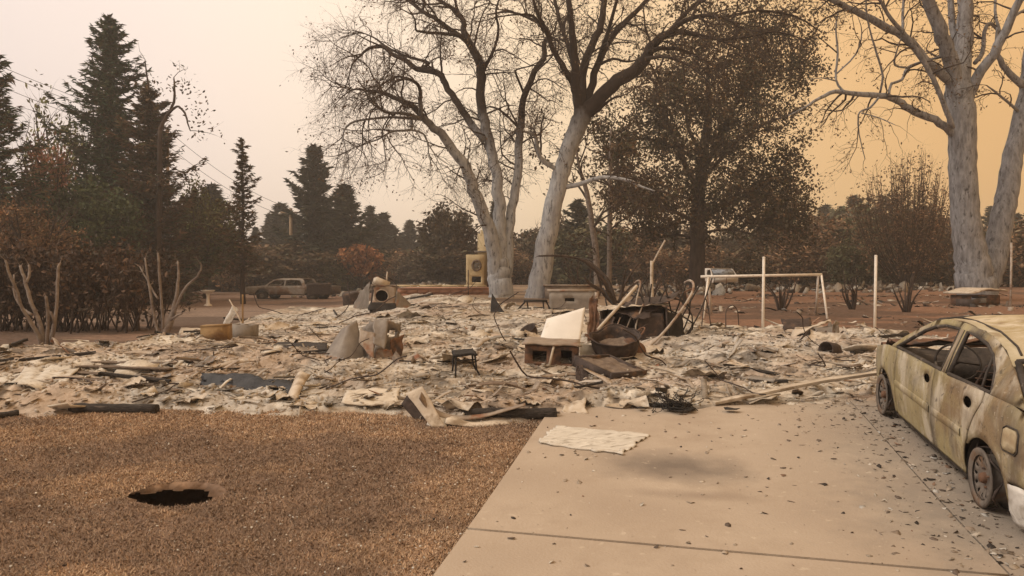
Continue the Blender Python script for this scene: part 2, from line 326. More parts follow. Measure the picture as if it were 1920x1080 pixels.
# ------------------------------------------------------------------ ground
hole_c = P(332, 931)[:2]
def lawn_char(x, y):
    a = sst(.50, .66, fbm(x*.75+3, y*1.1, 4, 77.)+.10*sst(-1.2, -3.2, x)*sst(7, 5, y)); return np.clip(a*.9+sst(.58, .72, fbm(x*3, y*4, 3, 12.))*.3, 0, 1)
def ground():
    ys = [-12.0]; 
    while ys[-1] < 300:
        y = ys[-1]; ys.append(y + (.6 if y < 2 else .035 if y < 9.5 else .035*(1+(y-9.5)*.22)))
    ys = np.array(ys); us = np.concatenate([np.linspace(-2.4, -.78, 50)[:-1], np.linspace(-.78, .78, 330), np.linspace(.78, 2.4, 50)[1:]])
    X = us[None, :]*(np.maximum(ys, 0)[:, None]+2.5) ; Y = np.repeat(ys[:, None], len(us), 1)
    Z = gz(X, Y)
    # soft unevenness off the driveway
    rel = np.stack([X-D0[0], Y-D0[1]], -1); a = rel @ dvx; b = rel @ dvy
    onD = sst(-.1, .0, a)*sst(6.6, 6.4, a)*sst(4.9, 4.6, b)
    Z = Z + (fbm(X*.9, Y*.9, 4)-.5)*.07*(1-onD) - onD*.10
    Z = Z + (fbm(X*9, Y*9, 2)-.5)*.02*(1-onD)*sst(30, 10, Y)
    Z = Z + np.clip(fbm(X*.05, Y*.05, 3, 4)-.4, 0, 1)*2.0*sst(60, 140, Y)
    # collapsed hole in the lawn
    hx = (X-hole_c[0])/.32; hy = (Y-hole_c[1])/.22; rr = np.sqrt(hx**2+hy**2) + (fbm(X*7, Y*7, 4, 2.)-.5)*1.1
    rr = np.minimum(rr, np.sqrt(((X-hole_c[0]+.33)/.14)**2+((Y-hole_c[1]-.06)/.10)**2)+(fbm(X*9, Y*9, 2, 2.)-.5)*.5)
    Z = Z - .035*sst(1.06, 1.0, rr)
    # earth colours
    def C(*c): return np.array(c)
    n1 = fbm(X*.5, Y*.5, 4, 60.)[..., None]; n2 = fbm(X*2.2, Y*2.2, 4, 31.)[..., None]
    col = C(.27,.18,.12)*(1-n2)*1.0 + C(.34,.235,.16)*n2
    charp = lawn_char(X, Y)[..., None]*.7
    col = col*(1-charp) + C(.155,.112,.09)*charp
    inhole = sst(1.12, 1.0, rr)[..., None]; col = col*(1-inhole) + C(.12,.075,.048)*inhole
    u = X/np.maximum(Y, 3)
    back = sst(9, 13, Y)[..., None]
    leftc = C(.15,.095,.068)*(1-n1) + C(.24,.165,.125)*n1
    road = sst(19, 22, Y)*sst(36, 30, Y)*sst(-.2, -.3, u); leftc = leftc*(1-road[..., None]*.8) + C(.24,.185,.15)*road[..., None]*.8
    redc = C(.24,.135,.088)*(1-n1) + C(.18,.115,.082)*n1
    k = sst(.12, .22, u)[..., None]; bc = leftc*(1-k) + redc*k
    midc = sst(-.16, -.08, u)*sst(.22, .14, u); bc = bc*(1-midc[..., None]) + (C(.27,.20,.14)*(.8+.4*n2))*midc[..., None]
    dk = sst(.52, .62, fbm(X*.22, Y*.5, 4, 9.))[..., None]*.7; bc = bc*(1-dk) + C(.085,.062,.05)*dk
    col = col*(1-back) + bc*back
    far = sst(45, 80, Y)[..., None]; col = col*(1-far) + C(.17,.12,.085)*far
    a_, b_ = X.shape; i, j = np.meshgrid(np.arange(a_-1), np.arange(b_-1), indexing='ij'); ins = rr < 1.0
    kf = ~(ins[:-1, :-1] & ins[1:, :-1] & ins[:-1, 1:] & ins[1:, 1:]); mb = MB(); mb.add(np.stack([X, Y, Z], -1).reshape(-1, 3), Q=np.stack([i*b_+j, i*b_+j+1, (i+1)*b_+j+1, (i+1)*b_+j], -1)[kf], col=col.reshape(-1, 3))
    # cavity below the broken crust
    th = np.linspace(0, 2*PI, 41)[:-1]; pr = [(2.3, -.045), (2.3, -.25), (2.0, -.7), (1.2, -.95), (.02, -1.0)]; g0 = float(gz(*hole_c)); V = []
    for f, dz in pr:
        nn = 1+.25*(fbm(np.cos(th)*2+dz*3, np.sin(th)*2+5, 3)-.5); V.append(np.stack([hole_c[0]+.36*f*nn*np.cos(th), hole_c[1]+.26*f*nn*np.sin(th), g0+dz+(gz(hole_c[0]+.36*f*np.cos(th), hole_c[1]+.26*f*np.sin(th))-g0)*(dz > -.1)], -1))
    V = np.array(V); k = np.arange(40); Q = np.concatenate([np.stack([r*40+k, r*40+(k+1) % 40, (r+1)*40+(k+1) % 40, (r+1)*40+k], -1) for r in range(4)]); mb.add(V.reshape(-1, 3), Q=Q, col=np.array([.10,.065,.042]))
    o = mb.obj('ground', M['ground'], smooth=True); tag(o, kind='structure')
    # make sure normals face up
    return rr
ground()

# driveway slabs, each its own piece
drive = thing('driveway', 'tan concrete driveway of large slabs leading up to the burnt house', 'driveway', (0, 0, 0)); del drive['category']; tag(drive, kind='structure')
long_w = 3.02
def slab(a0, a1, b0, b1, seed):
    na = max(2, int((a1-a0)/.12)); nb = max(2, int((b1-b0)/.12)); A = np.linspace(a0, a1, na); B = np.linspace(b0, b1, nb)
    a, b = np.meshgrid(A, B); p = D0[None, None, :] + a[..., None]*dvx + b[..., None]*dvy
    z = gz(p[..., 0], p[..., 1]) + .016 + (seed % 3)*.003; mb = MB(); Vt = np.concatenate([p, z[..., None]], -1); mb.grid(Vt)
    ring = np.concatenate([Vt[0, :], Vt[1:, -1], Vt[-1, :-1][::-1], Vt[1:-1, 0][::-1]]); low = ring.copy(); low[:, 2] -= .12; n = len(ring)
    i = np.arange(n); mb.add(np.concatenate([ring, low]), Q=np.stack([i, i+n, (i+1) % n+n, (i+1) % n], -1))
    mb.obj('slab', M['concrete'], drive)
k = 0
for a0, a1 in ((0, long_w), (long_w+.018, 6.2)):
    for b0, b1 in ((-7.6, -3.9), (-3.885, -.012), (.012, 3.9), (3.918, 4.6)):
        slab(a0, a1, b0, b1, k); k += 1

# ------------------------------------------------------------------ lawn blades (dead, matted)
def blades(name, n, sampler, cols, ln=(.010, .034), wd=.0032, label=None):
    x, y = sampler(n); n = len(x); z = gz(x, y) + (fbm(x*.9, y*.9, 4)-.5)*.07 + (fbm(x*9, y*9, 2)-.5)*.02*sst(30, 10, y)
    th = rng.uniform(0, 2*PI, n); el = rng.uniform(.0, .9, n); l = rng.uniform(*ln, n); wv = wd*rng.uniform(.6, 1.5, n)*(1+np.maximum(y-5, 0)*.08)
    d = np.stack([np.cos(th)*np.cos(el), np.sin(th)*np.cos(el), np.sin(el)], -1); s = np.stack([-np.sin(th), np.cos(th), np.zeros(n)], -1)
    b = np.stack([x, y, z+.002], -1); V = np.stack([b-s*wv[:, None], b+s*wv[:, None], b+d*l[:, None]], 1).reshape(-1, 3)
    ci = rng.integers(0, len(cols), n); c = np.array(cols)[ci]*rng.uniform(.7, 1.25, (n, 1))
    ch = lawn_char(x, y)[:, None]*.6; c = c*(1-ch) + np.array([.18,.13,.105])*ch
    mb = MB(); mb.add(V, T=np.arange(3*n).reshape(-1, 3), col=np.repeat(c, 3, 0))
    o = mb.obj(name, M['grass']); tag(o, label, 'grass', kind='stuff'); return o
def lawn_sampler(n):
    y = 3.0 + 5.9*rng.random(n*2)**1.0; u = rng.uniform(-.80, .16, n*2); x = u*y
    a = (np.stack([x, y], -1)-D0) @ dvx; hx = (x-hole_c[0])/.33; hy = (y-hole_c[1])/.24
    k = (a < rng.normal(.005, .025, len(a))) & (hx*hx+hy*hy > 1.0) & (poly_sd(x, y, ASH) < .25*rng.random(len(x)))
    return x[k], y[k]
blades('dead_lawn_grass', 240000, lawn_sampler, [(.40,.275,.185), (.48,.345,.235), (.31,.21,.14), (.56,.42,.29), (.24,.16,.11), (.42,.265,.16)], label='brown scorched short grass of the front lawn beside the driveway')

# ------------------------------------------------------------------ ash field
def ash_col(X, Y):
    n1 = fbm(X*1.7, Y*2.2, 4, 5.)[..., None]; n2 = fbm(X*6, Y*8, 3, 15.)[..., None]; n3 = fbm(X*.35, Y*.35, 3, 71.)[..., None]
    pale = np.array([.62,.58,.51]); mid = np.array([.39,.33,.262]); dark = np.array([.085,.065,.05]); grey = np.array([.50,.48,.45]); pink = np.array([.40,.305,.235])
    c = mid + (pale-mid)*sst(.42, .62, n1*.5+n2*.5); c = c + (grey-c)*sst(.45, .65, n3)*.55; c = c + (pink-c)*sst(.52, .66, fbm(X*.6, Y*.9, 3, 33.)[..., None])*.6
    dk = sst(.55, .64, n2*.5+fbm(X*1.1, Y*1.6, 3, 99.)[..., None]*.5)*.72; return c*(1-dk)+dark*dk
def ash_field():
    ys = [6.6]
    while ys[-1] < 29: ys.append(ys[-1] + .045*(1+(ys[-1]-6.6)*.09))
    ys = np.array(ys); us = np.linspace(-.86, .86, 420); X = us[None, :]*ys[:, None]; Y = np.repeat(ys[:, None], len(us), 1)
    h = ash_h(X, Y); m = ash_mask(X, Y); Z = gz(X, Y)+h
    c = ash_col(X, Y)
    keep = m > .02; a, b = X.shape; i, j = np.meshgrid(np.arange(a-1), np.arange(b-1), indexing='ij')
    kf = keep[:-1, :-1] | keep[1:, :-1] | keep[:-1, 1:] | keep[1:, 1:]
    Q = np.stack([i*b+j, i*b+j+1, (i+1)*b+j+1, (i+1)*b+j], -1)[kf]
    used = np.unique(Q); rm = np.full(a*b, -1); rm[used] = np.arange(len(used))
    V = np.stack([X, Y, Z], -1).reshape(-1, 3)[used]; mb = MB(); mb.add(V, Q=rm[Q], col=c.reshape(-1, 3)[used])
    tag(mb.obj('ash_field', M['ash']), 'pale ash and burnt rubble covering the footprint of the house', 'ash', kind='stuff')
ash_field()

# fragment templates -------------------------------------------------
def t_plate(r, w, l, th, bend, n=7):
    an = np.sort(r.uniform(0, 2*PI, n)); an = np.linspace(0, 2*PI, n, endpoint=False)+r.uniform(-.35, .35, n)
    rad = r.uniform(.65, 1.1, n); p = np.stack([np.cos(an)*rad*w/2*1.2, np.sin(an)*rad*l/2*1.2], -1); p = np.concatenate([[[0, 0]], p])
    z = bend*(p[:, 0]**2-p[:, 1]**2*.4) + r.normal(0, th*.8, n+1); Vt = np.concatenate([p, (z+th/2)[:, None]], 1); Vb = np.concatenate([p*.98, (z-th/2)[:, None]], 1)
    T = []; m = n+1
    for i in range(n):
        a = 1+i; b = 1+(i+1) % n; T += [[0, a, b], [m, m+b, m+a], [a, m+a, m+b], [a, m+b, b]]
    return np.concatenate([Vt, Vb]), np.array(T)
BOXT = np.array([[0,2,1],[0,3,2],[4,5,6],[4,6,7],[0,1,5],[0,5,4],[1,2,6],[1,6,5],[2,3,7],[2,7,6],[3,0,4],[3,4,7]])
def t_chunk(r, w, l, h, j=.25):
    a = np.array([[-1,-1,-1],[1,-1,-1],[1,1,-1],[-1,1,-1],[-1,-1,1],[1,-1,1],[1,1,1],[-1,1,1]], float)*np.array([w, l, h])/2
    return a*(1+r.uniform(-j, j, a.shape)), BOXT
def t_strip(r, w, l, th, curl, n=5):
    s = np.linspace(-.5, .5, n); wob = np.cumsum(r.normal(0, curl, n)); V = []
    for i in range(n):
        tw = wob[i]*.6; cx = s[i]*l; z = abs(curl)*l*(wob[i]-wob[0])*.6
        for sg in (-1, 1):
            for tt in (0, 1): V.append([cx, sg*w/2*math.cos(tw), z+sg*w/2*math.sin(tw)+tt*th])
    T = []
    for i in range(n-1):
        a = i*4; b = a+4
        for p, q in ((0, 2), (3, 1), (1, 0), (2, 3)): T += [[a+p, b+p, b+q], [a+p, b+q, a+q]]
    T += [[0, 1, 3], [0, 3, 2], [n*4-4, n*4-1, n*4-3], [n*4-4, n*4-2, n*4-1]]
    return np.array(V), np.array(T)
def rotm(az, tx, ty):
    ca, sa = np.cos(az), np.sin(az); cx, sx = np.cos(tx), np.sin(tx); cy, sy = np.cos(ty), np.sin(ty); z = np.zeros_like(az); o = np.ones_like(az)
    Rz = np.stack([ca, -sa, z, sa, ca, z, z, z, o], -1).reshape(-1, 3, 3); Rx = np.stack([o, z, z, z, cx, -sx, z, sx, cx], -1).reshape(-1, 3, 3); Ry = np.stack([cy, z, sy, z, o, z, -sy, z, cy], -1).reshape(-1, 3, 3)
    return Rz @ Ry @ Rx
def scatter(mb, tmpl, x, y, z, sc, tilt, cols):
    n = len(x); ti = rng.integers(0, len(tmpl), n)
    for k, (V, Tt) in enumerate(tmpl):
        q = np.nonzero(ti == k)[0]
        if not len(q): continue
        Rm = rotm(rng.uniform(0, 2*PI, len(q)), rng.normal(0, tilt, len(q)), rng.normal(0, tilt, len(q)))
        W = np.einsum('nij,vj->nvi', Rm, V)*sc[q][:, None, None] + np.stack([x[q], y[q], z[q]], -1)[:, None, :]
        TT = (Tt[None] + (np.arange(len(q))*len(V))[:, None, None]).reshape(-1, 3)
        mb.add(W.reshape(-1, 3), T=TT, col=np.repeat(cols[q], len(V), 0))
rt = np.random.default_rng(3)
TPL_plate = [t_plate(rt, 1, rt.uniform(.4, 1), .03, rt.uniform(-.35, .35)) for _ in range(8)]
TPL_chunk = [t_chunk(rt, 1, rt.uniform(.5, 1), rt.uniform(.3, .7)) for _ in range(8)]
TPL_strip = [t_strip(rt, rt.uniform(.05, .18), 1.2, .02, rt.uniform(.1, .35)) for _ in range(8)]
PAL = np.array([(.60,.54,.45), (.48,.41,.32), (.37,.29,.21), (.54,.51,.46), (.28,.21,.15), (.15,.11,.085), (.055,.045,.04), (.26,.15,.09), (.60,.55,.47), (.40,.33,.25)])
PAL = PAL*.78+PAL.mean(1, keepdims=True)*.22
def pal(n, wts): return PAL[rng.choice(len(PAL), n, p=np.array(wts)/sum(wts))]*rng.uniform(.8, 1.15, (n, 1))
def ash_points(n, power=1.0):
    y = 6.8+19.5*rng.random(n*3)**power; x = rng.uniform(-.84, .84, n*3)*y; k = ash_mask(x, y) > .15+.7*rng.random(n*3); x = x[k][:n]; y = y[k][:n]
    return x, y, gz(x, y)+ash_h(x, y)
mb = MB()
for tm, n, sz, tl, wt in ((TPL_plate, 5200, (.03, .15), .20, [8,8,8,6,6,5,3,2,3,8]), (TPL_chunk, 20000, (.010, .065), .6, [7,7,7,6,6,6,5,2,4,7]), (TPL_strip, 3200, (.10, .5), .16, [4,5,6,3,7,8,8,4,2,5])):
    x, y, z = ash_points(n, 1.25); sc = sz[0]+(sz[1]-sz[0])*rng.random(len(x))**2.6
    scatter(mb, tm, x, y, z+sc*.01, sc, tl, pal(len(x), wt)*.45+ash_col(x, y)*.55)
tag(mb.obj('small_debris', M['frag']), 'countless small ash flakes, plaster crumbs and charred bits over the burnt house', 'debris', kind='stuff')
# thin litter on the driveway and lawn edge
mb = MB()
def strip_pts(n):
    a = rng.uniform(.05, 6, n); b = 4.6-8.5*rng.random(n)**2.6; p = D0 + a[:, None]*dvx + b[:, None]*dvy; return p[:, 0], p[:, 1], gz(p[:, 0], p[:, 1])+.02
x, y, z = strip_pts(1900); sc = .008+.055*rng.random(len(x))**3.2
scatter(mb, TPL_plate, x, y, z+.004, sc, .25, pal(len(x), [2,3,4,1,6,8,6,4,1,3]))
a = rng.normal(2.65, .32, 1500); b = rng.uniform(-2.2, 4.2, 1500); p = D0 + (a+.35)[:, None]*dvx + b[:, None]*dvy; z = gz(p[:, 0], p[:, 1])+.02; sc = .012+.06*rng.random(1500)**2.6
scatter(mb, TPL_plate, p[:, 0], p[:, 1], z, sc, .3, pal(1500, [2,4,6,4,8,7,6,2,1,4])*.9)
tag(mb.obj('driveway_litter', M['frag']), 'scattered charred flakes and dead leaves on the concrete driveway', 'litter', kind='stuff')
mb = MB(); x, y = lawn_sampler(2600); sc = .004+.012*rng.random(len(x))**3
scatter(mb, TPL_chunk, x, y, gz(x, y)+.02, sc, .4, pal(len(x), [6,6,2,6,1,2,2,1,9,4]))
tag(mb.obj('lawn_litter', M['frag']), 'tiny pale ash flakes fallen on the scorched lawn', 'litter', kind='stuff')

# ------------------------------------------------------------------ trees
def smooth(pts, rad, sub=3, jit=.0):
    p = np.asarray(pts, float); r = np.asarray(rad, float); n = len(p); o = []; q = []
    for i in range(n-1):
        p0 = p[max(i-1, 0)]; p1 = p[i]; p2 = p[i+1]; p3 = p[min(i+2, n-1)]
        for k in range(sub):
            t = k/sub; o.append(.5*((2*p1)+(-p0+p2)*t+(2*p0-5*p1+4*p2-p3)*t*t+(-p0+3*p1-3*p2+p3)*t**3)); q.append(r[i]*(1-t)+r[i+1]*t)
    o.append(p[-1]); q.append(r[-1]); o = np.array(o)
    if jit: o[1:-1] += rng.normal(0, 1, o[1:-1].shape)*np.array(q)[1:-1, None]*jit
    return o, np.array(q)
def unit(v): return v/(np.linalg.norm(v)+1e-9)
def sprout(limbs, per_m, ln, r0, tmin=.25, up=.15, droop=.0, spread=.9, seg=4, wig=.22, rtip=.35, tip=True):
    """limbs: list of (pts, rad). returns new limbs growing from them"""
    res = []
    for pts, rad in limbs:
        d = np.linalg.norm(np.diff(pts, axis=0), axis=1); cum = np.concatenate([[0], np.cumsum(d)]); Lt = cum[-1]
        n = rng.poisson(max(per_m*Lt*(1-tmin), .4)); ts = list(rng.uniform(tmin, 1, n)) + ([1.0] if tip else [])
        for t in ts:
            s = t*Lt; i = min(np.searchsorted(cum, s)-1, len(pts)-2); i = max(i, 0); f = (s-cum[i])/(d[i]+1e-9); b = pts[i]*(1-f)+pts[i+1]*f
            tg = unit(pts[i+1]-pts[i]); rv = rng.normal(0, 1, 3); rv -= tg*np.dot(rv, tg); dr = unit(tg*(.55 if t < 1 else 1.2)+unit(rv)*spread*rng.uniform(.5, 1.2)+np.array([0, 0, up]))
            l = rng.uniform(*ln)*(1.15-.5*t); pr = rad[i]*(1-f)+rad[i+1]*f; ra = min(pr*.75, r0*rng.uniform(.7, 1.3))
            q = [b]; 
            for k in range(seg):
                dr = unit(dr+rng.normal(0, wig, 3)+np.array([0, 0, -droop])); q.append(q[-1]+dr*l/seg)
            res.append((np.array(q), np.linspace(ra, ra*rtip, seg+1)))
    return res
def tubes(limbs, sides, mb=None):
    mb = mb or MB()
    for p, r in limbs: mb.tube(p, r, sides, cap=False)
    return mb
def leafquads(pts, size, cols, flat=.0, aspect=1.6):
    n = len(pts); a = rng.normal(0, 1, (n, 3)); a /= np.linalg.norm(a, axis=1)[:, None]; b = rng.normal(0, 1, (n, 3)); b -= a*np.sum(a*b, 1)[:, None]; b /= np.linalg.norm(b, axis=1)[:, None]+1e-9
    s = size*rng.uniform(.55, 1.35, (n, 1)); a = a*s*.5*aspect; b = b*s*.5
    V = np.stack([pts-a, pts+b*.9, pts+a, pts-b*.7], 1).reshape(-1, 3); mb = MB(); mb.add(V, Q=np.arange(4*n).reshape(-1, 4), col=np.repeat(cols, 4, 0)); return mb
def lcols(n, base, var=.3): 
    b = np.array(base); return b[rng.integers(0, len(b), n)]*rng.uniform(1-var, 1+var, (n, 1))
def trace(px, wd, d0, d1, base, sub=3, jit=.10):
    n = len(px); pts = []; rad = []
    wds = wd if len(wd) == n else list(np.interp(np.linspace(0, 1, n), np.linspace(0, 1, len(wd)), wd))
    for i, (x, y) in enumerate(px):
        d = d0+(d1-d0)*i/(n-1); pts.append(at(x, y, d)-base); rad.append(wds[i]/2*d/F)
    return smooth(pts, rad, sub, jit)

def traced_tree(label, base_px, d, trunks, limbs, bmat, lmat, leafn, leafcol, dens=(4.4, 6.0, 6.5), group=None, droop=.10, twl=1.0):
    base = at(base_px[0], base_px[1], d); base[2] = float(gz(base[0], base[1]))-.05
    t = thing('oak_tree', label, 'tree', base, group=group)
    mb = MB()
    for px, wd, e0, e1 in trunks:
        p, r = trace(px, wd, d+e0, d+e1, base, 4, .05); mb.tube(p, r, 14)
    mb.obj('trunk', bmat, t, smooth=True)
    ml = []
    for px, wd, e0, e1 in limbs:
        p, r = trace(px, wd, d+e0, d+e1, base, 3, .12); ml.append((p, r)); m2 = MB(); m2.tube(p, r, 9); m2.obj('limb', lmat, t, smooth=True)
    ml2 = [(p, r) for p, r in ml]
    l1 = sprout(ml2, dens[0]*.55, (1.0*twl, 2.4*twl), .035, tmin=.22, up=.12, droop=droop*.5, seg=6, wig=.26)
    l2 = sprout(l1, dens[1]*.75, (.5*twl, 1.3*twl), .014, tmin=.15, up=.05, droop=droop, seg=4, wig=.28)
    l3 = sprout(l2, dens[2], (.22*twl, .65*twl), .008, tmin=.1, up=0, droop=droop*1.5, seg=2, wig=.3, rtip=.5)
    m3 = tubes(l1, 4); tubes(l2, 3, m3); tag(m3.obj('branches', M['bark'], t), kind='stuff')
    m4 = tubes(l3, 3); o = m4.obj('twigs', M['twig'], t); tag(o, kind='stuff')
    if leafn:
        ends = np.array([q[0][-1] for q in l3]); ends = ends[rng.integers(0, len(ends), leafn)]+rng.normal(0, .08, (leafn, 3))
        o = leafquads(ends, .058, lcols(leafn, leafcol)).obj('withered_leaves', M['leaf'], t); tag(o, kind='stuff')
    return t
BR = [(.10,.065,.04), (.14,.09,.05), (.07,.05,.035)]
bkA = bark_mat('oak_bark_ashen', 5.0, 6.8, pale=((.25,.255,.27), (.44,.445,.46)), dark=((.022,.016,.013), (.055,.038,.03))); bkC = bark_mat('oak_bark_pale', 7.0, 14.0, pale=((.14,.14,.147), (.34,.34,.35)))
# three-stemmed oak in the middle
traced_tree('bare oak with three ash-grey stems rising beside the ruined chimney', (940, 556), 28,
    [([(940,570),(940,555),(938,530),(936,505),(935,488)], [52,47,44,42,36], 0, 0)],
    [([(934,540),(930,500),(921,455),(908,410),(893,368),(880,333),(868,306),(850,283),(833,258),(813,240),(793,220),(773,198),(747,187),(717,174),(687,170),(662,168),(640,182)], [30,30,27,25,23,21,20,18,17,15,13,11,9,7,5,3,2], 0, -2.5),
     ([(939,540),(938,500),(937,450),(936,400),(934,360),(929,320),(920,277),(910,240),(903,200),(900,167),(902,133),(893,105),(880,82),(870,60),(868,38),(852,18),(826,2),(798,-22),(770,-50)], [36,32,27,24,22,20,19,19,18,17,17,16,14,12,10,8,7,5,3], 0, 1.0),
     ([(944,540),(948,500),(953,440),(958,400),(965,360),(971,317),(973,267),(977,233),(982,187),(993,157),(1008,125),(1020,108),(1021,80),(1030,66),(1020,50),(1003,40),(983,30),(953,22),(912,28)], [30,27,20,18,17,16,15,14,12,12,11,10,9,8,7,6,5,4,2], 0, 2.6),
     ([(790,217),(788,190),(787,165),(772,151),(747,143),(730,150),(712,160),(684,166)], [9,8,7,6,4,4,3,2], -2, -3.4),
     ([(787,222),(760,213),(723,210),(706,196),(690,180),(683,168)], [7,6,5,4,3,2], -2, -4),
     ([(790,224),(737,220),(693,223),(657,231),(643,253),(648,280),(645,300)], [6,5,4,4,3,2,1.5], -2, -3),
     ([(772,226),(770,243),(733,247),(720,263),(723,300),(720,322)], [5,5,4,3,2,1.5], -1.8, -3.6),
     ([(768,243),(793,250),(802,268),(818,292),(835,305)], [4,4,3,2,1.5], -2, -1.6),
     ([(909,263),(883,230),(860,197),(840,167),(827,141),(807,133),(783,130),(760,113),(733,100),(720,88),(693,90),(677,103),(660,122),(652,152),(640,175)], [15,14,13,12,12,11,10,9,8,8,6,4,3,2,1.5], .3, 2.6),
     ([(783,130),(805,118),(770,108),(740,96),(722,86),(700,70),(676,62),(640,70)], [5,6,5,5,4,3,2,1.5], 1.6, 3.6),
     ([(884,88),(860,67),(827,63),(793,60),(780,56),(778,37),(765,15)], [9,8,6,5,4,3,2], .6, -1.6),
     ([(868,72),(837,50),(813,33),(790,20),(772,6),(756,-4),(730,-22)], [9,9,8,7,6,5,3], .6, 3.2),
     ([(792,20),(796,0),(786,-25)], [5,4,2], 2, 2.6),
     ([(902,140),(920,105),(935,60),(930,20),(945,-25)], [8,6,5,4,2], .7, -1.5),
     ([(975,242),(940,208),(918,200),(908,206)], [5,4,3,2], 1.4, .6),
     ([(974,245),(950,262),(932,285)], [4,3,1.5], 1.4, 2.4),
     ([(984,180),(968,140),(970,130),(1005,122)], [5,4,3,2], 1.7, .4)],
    bkA, bkA, 3600, BR, twl=1.2)
traced_tree('leaning oak with a forked dark crown behind the black metal stand', (1006, 556), 27.4,
    [([(1004,572),(1008,552),(1018,490),(1030,425),(1043,365),(1052,328),(1061,298),(1074,260),(1088,228),(1095,200)], [48,44,38,35,33,32,31,32,34,34], 0, 0)],
    [([(1088,208),(1082,175),(1080,150),(1077,110),(1073,60),(1069,20),(1062,-30)], [20,19,17,15,13,11,9], 0, -1.2),
     ([(1092,205),(1091,160),(1096,120),(1112,80),(1127,45),(1134,0),(1142,-40)], [18,17,16,14,13,11,9], 0, 1.2),
     ([(1082,172),(1070,148),(1058,130),(1043,103),(1030,73),(1020,48),(1008,25),(998,-10)], [14,13,12,10,9,8,7,5], 0, -2),
     ([(1079,130),(1063,80),(1050,40),(1038,-10)], [9,8,7,6], -.5, 1.5),
     ([(1098,205),(1108,172),(1120,120),(1147,70),(1177,37),(1202,12),(1236,-25)], [16,15,13,12,10,8,5], 0, 2),
     ([(1120,120),(1132,82),(1146,40),(1162,-20)], [9,8,7,5], .8, -1),
     ([(1092,215),(1127,182),(1160,153),(1200,124),(1222,88),(1245,68),(1275,60),(1312,67),(1350,75),(1392,96)], [28,27,26,23,18,15,11,8,5,2], 0, -1.8),
     ([(1235,75),(1275,45),(1312,30),(1357,34),(1397,54),(1440,60)], [12,10,8,6,4,2], -1.4, -3),
     ([(1215,98),(1250,90),(1290,98),(1330,118),(1370,150)], [10,8,6,4,2], -1.2, .4),
     ([(1210,110),(1255,108),(1300,128),(1340,165)], [8,6,4,2], -1.2, -3.2),
     ([(1250,66),(1290,20),(1330,-10),(1380,-30)], [9,8,6,4], -1.5, 1),
     ([(1096,222),(1117,210),(1140,190),(1158,180)], [8,7,5,3], 0, .8),
     ([(1127,120),(1150,110),(1175,116),(1195,112)], [6,5,4,2], .7, 0),
     ([(1043,318),(1017,300),(1007,277),(1003,253),(983,247),(975,240)], [9,9,8,6,4,2], 0, -1.5),
     ([(1055,352),(1080,347),(1110,337),(1140,332),(1177,338),(1203,350),(1228,358)], [10,9,8,7,6,4,2], 0, -1.2),
     ([(1020,60),(1000,30),(960,28),(920,35)], [6,5,3,2], -1.5, -3), ([(1350,75),(1400,70),(1460,60),(1520,80)], [5,4,3,2], -1.8, -2.6), ([(1357,34),(1420,20),(1490,30),(1540,60)], [6,5,4,2], -2, -1)],
    bkA, bkA, 6500, BR)
